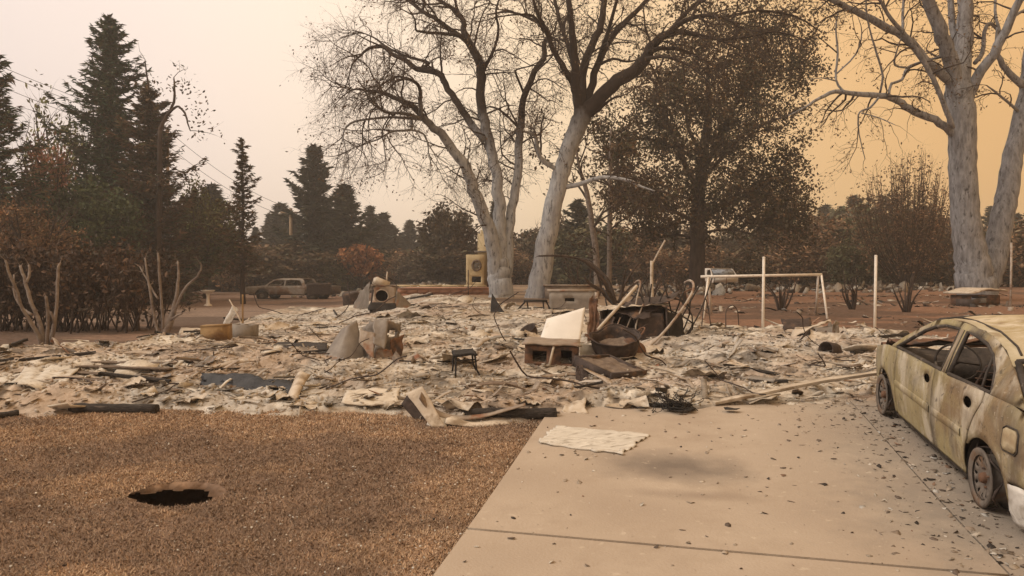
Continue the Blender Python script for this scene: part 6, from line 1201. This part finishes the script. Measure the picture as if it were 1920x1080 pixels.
quad_sheet('black_sheet', 'long crumpled black plastic sheet at the edge of the ash', 'plastic sheet', [T(372, 728)+[0, 0, .0], T(560, 748)+[0, 0, .03], T(556, 738)+[0, 0, .10], T(384, 722)+[0, 0, .16]], 'tarp', 30, 12, amp=.11, sc=6, seed=2)
quad_sheet('curled_strip', 'pale curled metal strip bent over the black plastic sheet', 'sheet metal', [T(538, 752), T(556, 752), at(582, 704, T(570, 740)[1]+.3), at(556, 700, T(570, 740)[1]+.3)], 'sheet_pale', 8, 14, amp=.04, sc=3, seed=6, bow=(0, -.05, .03))
quad_sheet('white_plaster_patch', 'flat whitish plaster sheet lying in front of the bent flashing', 'plaster sheet', [T(640, 764)+[0, 0, .04], T(745, 768)+[0, 0, .04], T(750, 740)+[0, 0, .06], T(650, 742)+[0, 0, .04]], 'plaster', 16, 12, amp=.035, sc=7, seed=8)
for k_, (x0, y0, x1, y1, lab) in enumerate(((175, 682, 330, 692, 'charred grey floor board, farthest back of the parallel boards'), (150, 690, 320, 703, 'charred grey floor board, second from the back of the parallel boards'), (140, 700, 300, 714, 'charred grey floor board, third from the back of the parallel boards'), (130, 712, 290, 726, 'charred grey floor board, frontmost of the parallel boards'))):
    a = T(x0, y0); c = T(x1, y1); zz = max(a[2], c[2])+.005; a[2] = zz; c[2] = zz; board('floor_board', lab, 'board', a, c, .14, .018, 'shingle', seed=k_*3, n=10)
for k_, (c, lab) in enumerate((([(10,735),(110,740),(150,690),(60,676)], 'broad pale buckled plaster sheet beside the parallel boards'), ([(-60,745),(20,748),(40,705),(-40,700)], 'pale cracked plaster sheet beyond the broad buckled sheet'))):
    quad_sheet('plaster_sheet', lab, 'plaster sheet', [T(*q)+[0, 0, .01] for q in c], 'corr', 20, 16, amp=.08, sc=8, seed=k_*11+3)
# block pair and bent white thing at the left
b = T(407, 640); simple('ochre_box', 'ochre rusted metal box next to the grey block', 'box', b-np.array([0, 0, .03]), (0, R(-2), R(4)), lambda m: (m.box((0, 0, .15), (.42, .34, .28)), m.box((0, -.002, .298), (.425, .345, .02)), m.box((0, -.172, .15), (.34, .012, .2))), 'ochre')
b = T(449, 636); simple('grey_block', 'dark grey concrete block beside the ochre metal box', 'block', b-np.array([0, 0, .03]), (0, R(3), R(-6)), lambda m: (m.box((0, .0, .14), (.40, .06, .28)), m.box((-.17, .15, .14), (.06, .24, .28)), m.box((.17, .15, .14), (.06, .24, .28)), m.box((0, .15, .14), (.05, .24, .28)), m.box((0, .30, .14), (.40, .06, .28))), 'block')
quad_sheet('flat_slab', 'flat pale slab lying beside the ochre metal box', 'slab', [T(335, 630)+[0, 0, .02], T(392, 632)+[0, 0, .02], T(392, 622)+[0, 0, .05], T(340, 620)+[0, 0, .05]], 'sheet_pale', amp=.02, solid=.05)
d = 15.8; quad_sheet('bent_white_shard', 'bent whitish shard standing up behind the ochre box', 'shard', [at(418, 606, d), at(428, 610, d), at(446, 580, d), at(436, 572, d)], 'ashwhite', 8, 10, amp=.04, seed=3, bow=(.05, 0, -.04))
rod('thin pale rod leaning over the bent white shard', [(430, 562), (440, 580), (456, 612)], .014, 'sheet_pale', 15.8, 15.6, 'thin_rod')
# black shard and stand near the leaning oak
quad_sheet('black_shard', 'black triangular metal shard sticking out of the ash near the oaks', 'shard', [T(920, 588)+[0, 0, -.05], T(952, 590)+[0, 0, -.05], T(950, 588)+[-.05, 0, .02], T(922, 588)+[0, .1, .5]], 'black', amp=.03, solid=.015)
def stand():
    b_ = P(1004, 586); t = thing('metal_stand', 'low black metal stand with splayed legs at the foot of the leaning oak', 'stand', b_); u = b_[1]/F
    mb = MB(); mb.box((0, 0, 22*u), (44*u, .3, .05)); mb.obj('top', M['black'], t)
    for x0, x1, yy in ((-18, -42, -.2), (-16, -12, .15), (14, 16, -.2), (20, 32, .15)): mb = MB(); mb.tube([[x0*u, yy*.5, 22*u], [x1*u, yy, -.05]], .022, 6); mb.obj('leg', M['black'], t)
    mb = MB(); mb.tube([[-30*u, -.1, 8*u], [16*u, -.1, 10*u]], .014, 5); mb.obj('brace', M['black'], t)
stand()
b = P(349+1, 600); b = at(390, 572, 34); b[2] = float(gz(b[0], 34)); 
def birdbath():
    t = thing('bird_bath', 'small pale bird bath on a pedestal near the slender pine', 'bird bath', b); mb = MB(); mb.lathe([(.17,0),(.17,.04),(.08,.10),(.06,.4),(.09,.55)], 14); mb.obj('pedestal', M['whitepaint'], t); mb = MB(); mb.lathe([(.05,.54),(.2,.58),(.3,.68),(.31,.70),(.27,.68),(0,.61)], 18); mb.obj('bowl', M['enamel'], t)
birdbath()
# tangle of burnt wire at the driveway end
def tangle():
    b_ = T(1268, 768); t = thing('wire_tangle', 'tangled clump of black burnt wire at the end of the driveway', 'wire', b_)
    for k_ in range(60):
        c = rng.normal(0, 1, 3)*np.array([.10, .07, .03])+np.array([0, 0, .06]); p = [c]
        dr = unit(rng.normal(0, 1, 3)*np.array([1, 1, .4]))
        for j in range(6): dr = unit(dr+rng.normal(0, .5, 3)); p.append(np.maximum(p[-1]+dr*.035, [-9, -9, .0]))
        q_, r_ = smooth(p, [.0035]*7, 2); mb = MB(); mb.tube(q_, r_, 4); mb.obj('wire', M['black'], t)
    for k_ in range(22): mb = MB(); V, Tn = TPL_plate[k_ % 8]; mb.add(V*rng.uniform(.08, .16)+rng.normal(0, 1, 3)*np.array([.15, .1, .01])+np.array([0, 0, .03]), T=Tn); mb.obj('charred_flake', M['black'], t)
    mb = MB(); mb.tube([[-.22, 0, .16], [-.05, -.05, .08], [.15, -.05, .05]], .014, 6); mb.obj('charred_stick', M['char'], t)
tangle()

# ------------------------------------------------------------------ larger loose fragments, each on its own
def crumple_frag(r):
    n = 7; u, v = np.meshgrid(np.linspace(-.5, .5, n), np.linspace(-.5, .5, n), indexing='ij'); sd = r.uniform(0, 90); a = r.uniform(.4, .9)
    V = np.stack([u+(fbm(u*4+sd, v*4, 2)-.5)*.3, v*a+(fbm(u*4, v*4+sd, 2)-.5)*.3, (1-np.abs(2*fbm(u*3+sd, v*3+sd, 3)-1))*.38-.25], -1).reshape(-1, 3); T_ = []
    for i in range(n-1):
        for j in range(n-1): q = i*n+j; T_ += [[q, q+n, q+n+1], [q, q+n+1, q+1]]
    T_ = np.array(T_); m = n*n; V2 = V-np.array([0, 0, .012]); rim = [i*n for i in range(n)]+[(n-1)*n+j for j in range(1, n)]+[i*n+n-1 for i in range(n-2, -1, -1)]+[j for j in range(n-2, 0, -1)]; E = []
    for i in range(len(rim)): a_, b_ = rim[i], rim[(i+1) % len(rim)]; E += [[a_, b_, b_+m], [a_, b_+m, a_+m]]
    return np.concatenate([V, V2]), np.concatenate([T_, T_[:, ::-1]+m, np.array(E)])
def wire_frag(r):
    p = [np.zeros(3)]; dr = np.array([1., 0, .1])
    for i in range(7): dr = unit(dr+r.normal(0, .45, 3)*np.array([1, 1, .6])); q = p[-1]+dr*.17; q[2] = max(q[2], 0); p.append(q)
    p, rr = smooth(np.array(p)-np.array(p).mean(0)*np.array([1, 1, 0]), [.009]*8, 2); m = MB(); m.tube(p, rr, 4, cap=False); Q = m.f4[0]; return m.v[0], np.concatenate([Q[:, [0, 1, 2]], Q[:, [0, 2, 3]]])
KIND = [('bent_wire', 'thin dark bent wire lying on the ash field', 'rustdark', 'bent wires on the ash', lambda r: wire_frag(r), (.5, 1.1), .1, 44),
        ('plaster_fragment', 'thin pale plaster fragment lying on the ash field', 'plaster', 'plaster fragments on the ash', lambda r: t_plate(r, 1, r.uniform(.5, .9), .035, r.uniform(-.3, .3), 9), (.18, .50), .16, 56),
        ('shingle_fragment', 'dark curled roof shingle fragment lying on the ash field', 'shingle', 'shingle fragments on the ash', lambda r: t_plate(r, 1, r.uniform(.4, .7), .03, r.uniform(-.6, .6), 8), (.15, .36), .22, 40),
        ('metal_strip', 'narrow bent sheet-metal strip lying on the ash field', 'sheet', 'metal strips on the ash', lambda r: t_strip(r, r.uniform(.06, .14), 1.2, .012, r.uniform(.15, .35), 8), (.3, .8), .15, 36),
        ('charred_stick', 'charred splintered stick lying on the ash field', 'char', 'charred sticks on the ash', lambda r: t_strip(r, r.uniform(.05, .09), 1.2, .05, r.uniform(.02, .08), 5), (.3, .8), .12, 40),
        ('crumpled_scrap', 'crumpled thin sheet-metal scrap lying on the ash field', 'sheet_pale', 'crumpled scraps on the ash', lambda r: crumple_frag(r), (.14, .50), .2, 64),
        ('torn_scrap', 'torn grey sheet-metal scrap lying on the ash field', 'sheet_grey', 'torn scraps on the ash', lambda r: crumple_frag(r), (.12, .34), .22, 36),
        ('rubble_lump', 'pale crumbling rubble lump resting on the ash field', 'plaster', 'rubble lumps on the ash', lambda r: t_chunk(r, 1, r.uniform(.6, 1), r.uniform(.3, .5), .3), (.08, .22), .3, 30)]
LM = [(T(690, 660), 'the crumpled metal housing'), (T(872, 700), 'the burnt stool'), (T(1148, 700), 'the open tray'), (T(1268, 760), 'the wire tangle'), (T(1200, 640), 'the burnt stove'), (T(716, 580), 'the dryer shell'), (T(220, 755), 'the thick charred log'), (T(80, 710), 'the broad plaster sheet'), (T(1450, 735), 'the long tan board'), (T(1530, 630), 'the collapsed shed'), (T(460, 735), 'the black plastic sheet'), (T(800, 780), 'the bent flashing'), (T(1640, 632), 'the white post by the car'), (T(420, 630), 'the ochre metal box'), (T(1050, 660), 'the white enamel panel'), (T(930, 585), 'the black shard'), (T(240, 700), 'the parallel floor boards')]
for nm, lab, m, grp, fn, sz, tl, n in KIND:
    mes = []
    for j in range(6):
        V, Tn = fn(rt); mb = MB(); mb.add(V, T=Tn); mes.append(mb.mesh(nm, M[m]))
    x, y, z = ash_points(n*2, 1.5); x, y = x[:n], y[:n]
    for i in range(len(x)):
        o = bpy.data.objects.new(nm, mes[i % 6]); COL.objects.link(o); s = rng.uniform(*sz)*(1+max(y[i]-9, 0)*.03); o.scale = (s, s, s); o.location = (x[i], y[i], top(x[i], y[i])+.015); o.rotation_euler = (rng.normal(0, tl), rng.normal(0, tl), rng.uniform(0, 6.3))
        near = min(LM, key=lambda q: (q[0][0]-x[i])**2+(q[0][1]-y[i])**2)[1]
        tag(o, lab.replace('on the ash field', 'near '+near), nm.split('_')[-1] if nm != 'metal_strip' else 'metal strip', grp.replace('on the ash', 'near '+near))
# far rubble of the neighbouring lots
mb = MB(); n = 2600; y = rng.uniform(29, 70, n); x = rng.uniform(-.35, .62, n)*y; k = (fbm(x*.18, y*.12, 3, 12.) > .50) & ((x/y > .02) | (y > 46)); x, y = x[k], y[k]; sc = .06+.3*rng.random(len(x))**2
scatter(mb, TPL_chunk, x, y, gz(x, y)+.03, sc, .5, pal(len(x), [6,5,4,5,4,4,4,5,2,4])*.6); scatter(mb, TPL_plate, x[::2]+.5, y[::2], gz(x[::2], y[::2])+.1, sc[::2]*2, .6, pal(len(x[::2]), [4,4,4,4,4,5,5,5,2,4])*.6)
n = 1500; y = rng.uniform(14.5, 30, n); x = rng.uniform(.17, .70, n)*y; k = (ash_mask(x, y) < .05) & (fbm(x*.5, y*.5, 3, 5.) > .44); x, y = x[k], y[k]; sc = .03+.16*rng.random(len(x))**3
scatter(mb, TPL_plate, x, y, gz(x, y)+.01, sc*1.5, .3, pal(len(x), [2,2,3,2,5,7,8,5,1,3])); scatter(mb, TPL_strip, x[::3]+.2, y[::3], gz(x[::3], y[::3])+.02, sc[::3]*4, .2, pal(len(x[::3]), [1,2,2,1,4,6,8,4,1,2]))
tag(mb.obj('far_rubble', M['frag']), 'burnt rubble strewn over the neighbouring lots', 'rubble', kind='stuff')

# ------------------------------------------------------------------ smoky air
mb = MB(); mb.box((0, 142, 8.2), (1500, 330, 24)); hz = mb.obj('haze', None); hz.display_type = 'WIRE'
hm_ = bpy.data.materials.new('smoke_haze'); hm_.use_nodes = True; hn = hm_.node_tree.nodes; hl = hm_.node_tree.links; hn.remove(hn['Principled BSDF'])
pv = hn.new('ShaderNodeVolumePrincipled'); pv.inputs['Color'].default_value = (.98, .93, .88, 1); pv.inputs['Density'].default_value = .0019; pv.inputs['Anisotropy'].default_value = .2
hl.new(pv.outputs[0], hn['Material Output'].inputs['Volume']); hz.data.materials.append(hm_); tag(hz, 'thin warm smoke haze hanging over the whole burnt neighbourhood', 'haze', kind='stuff')
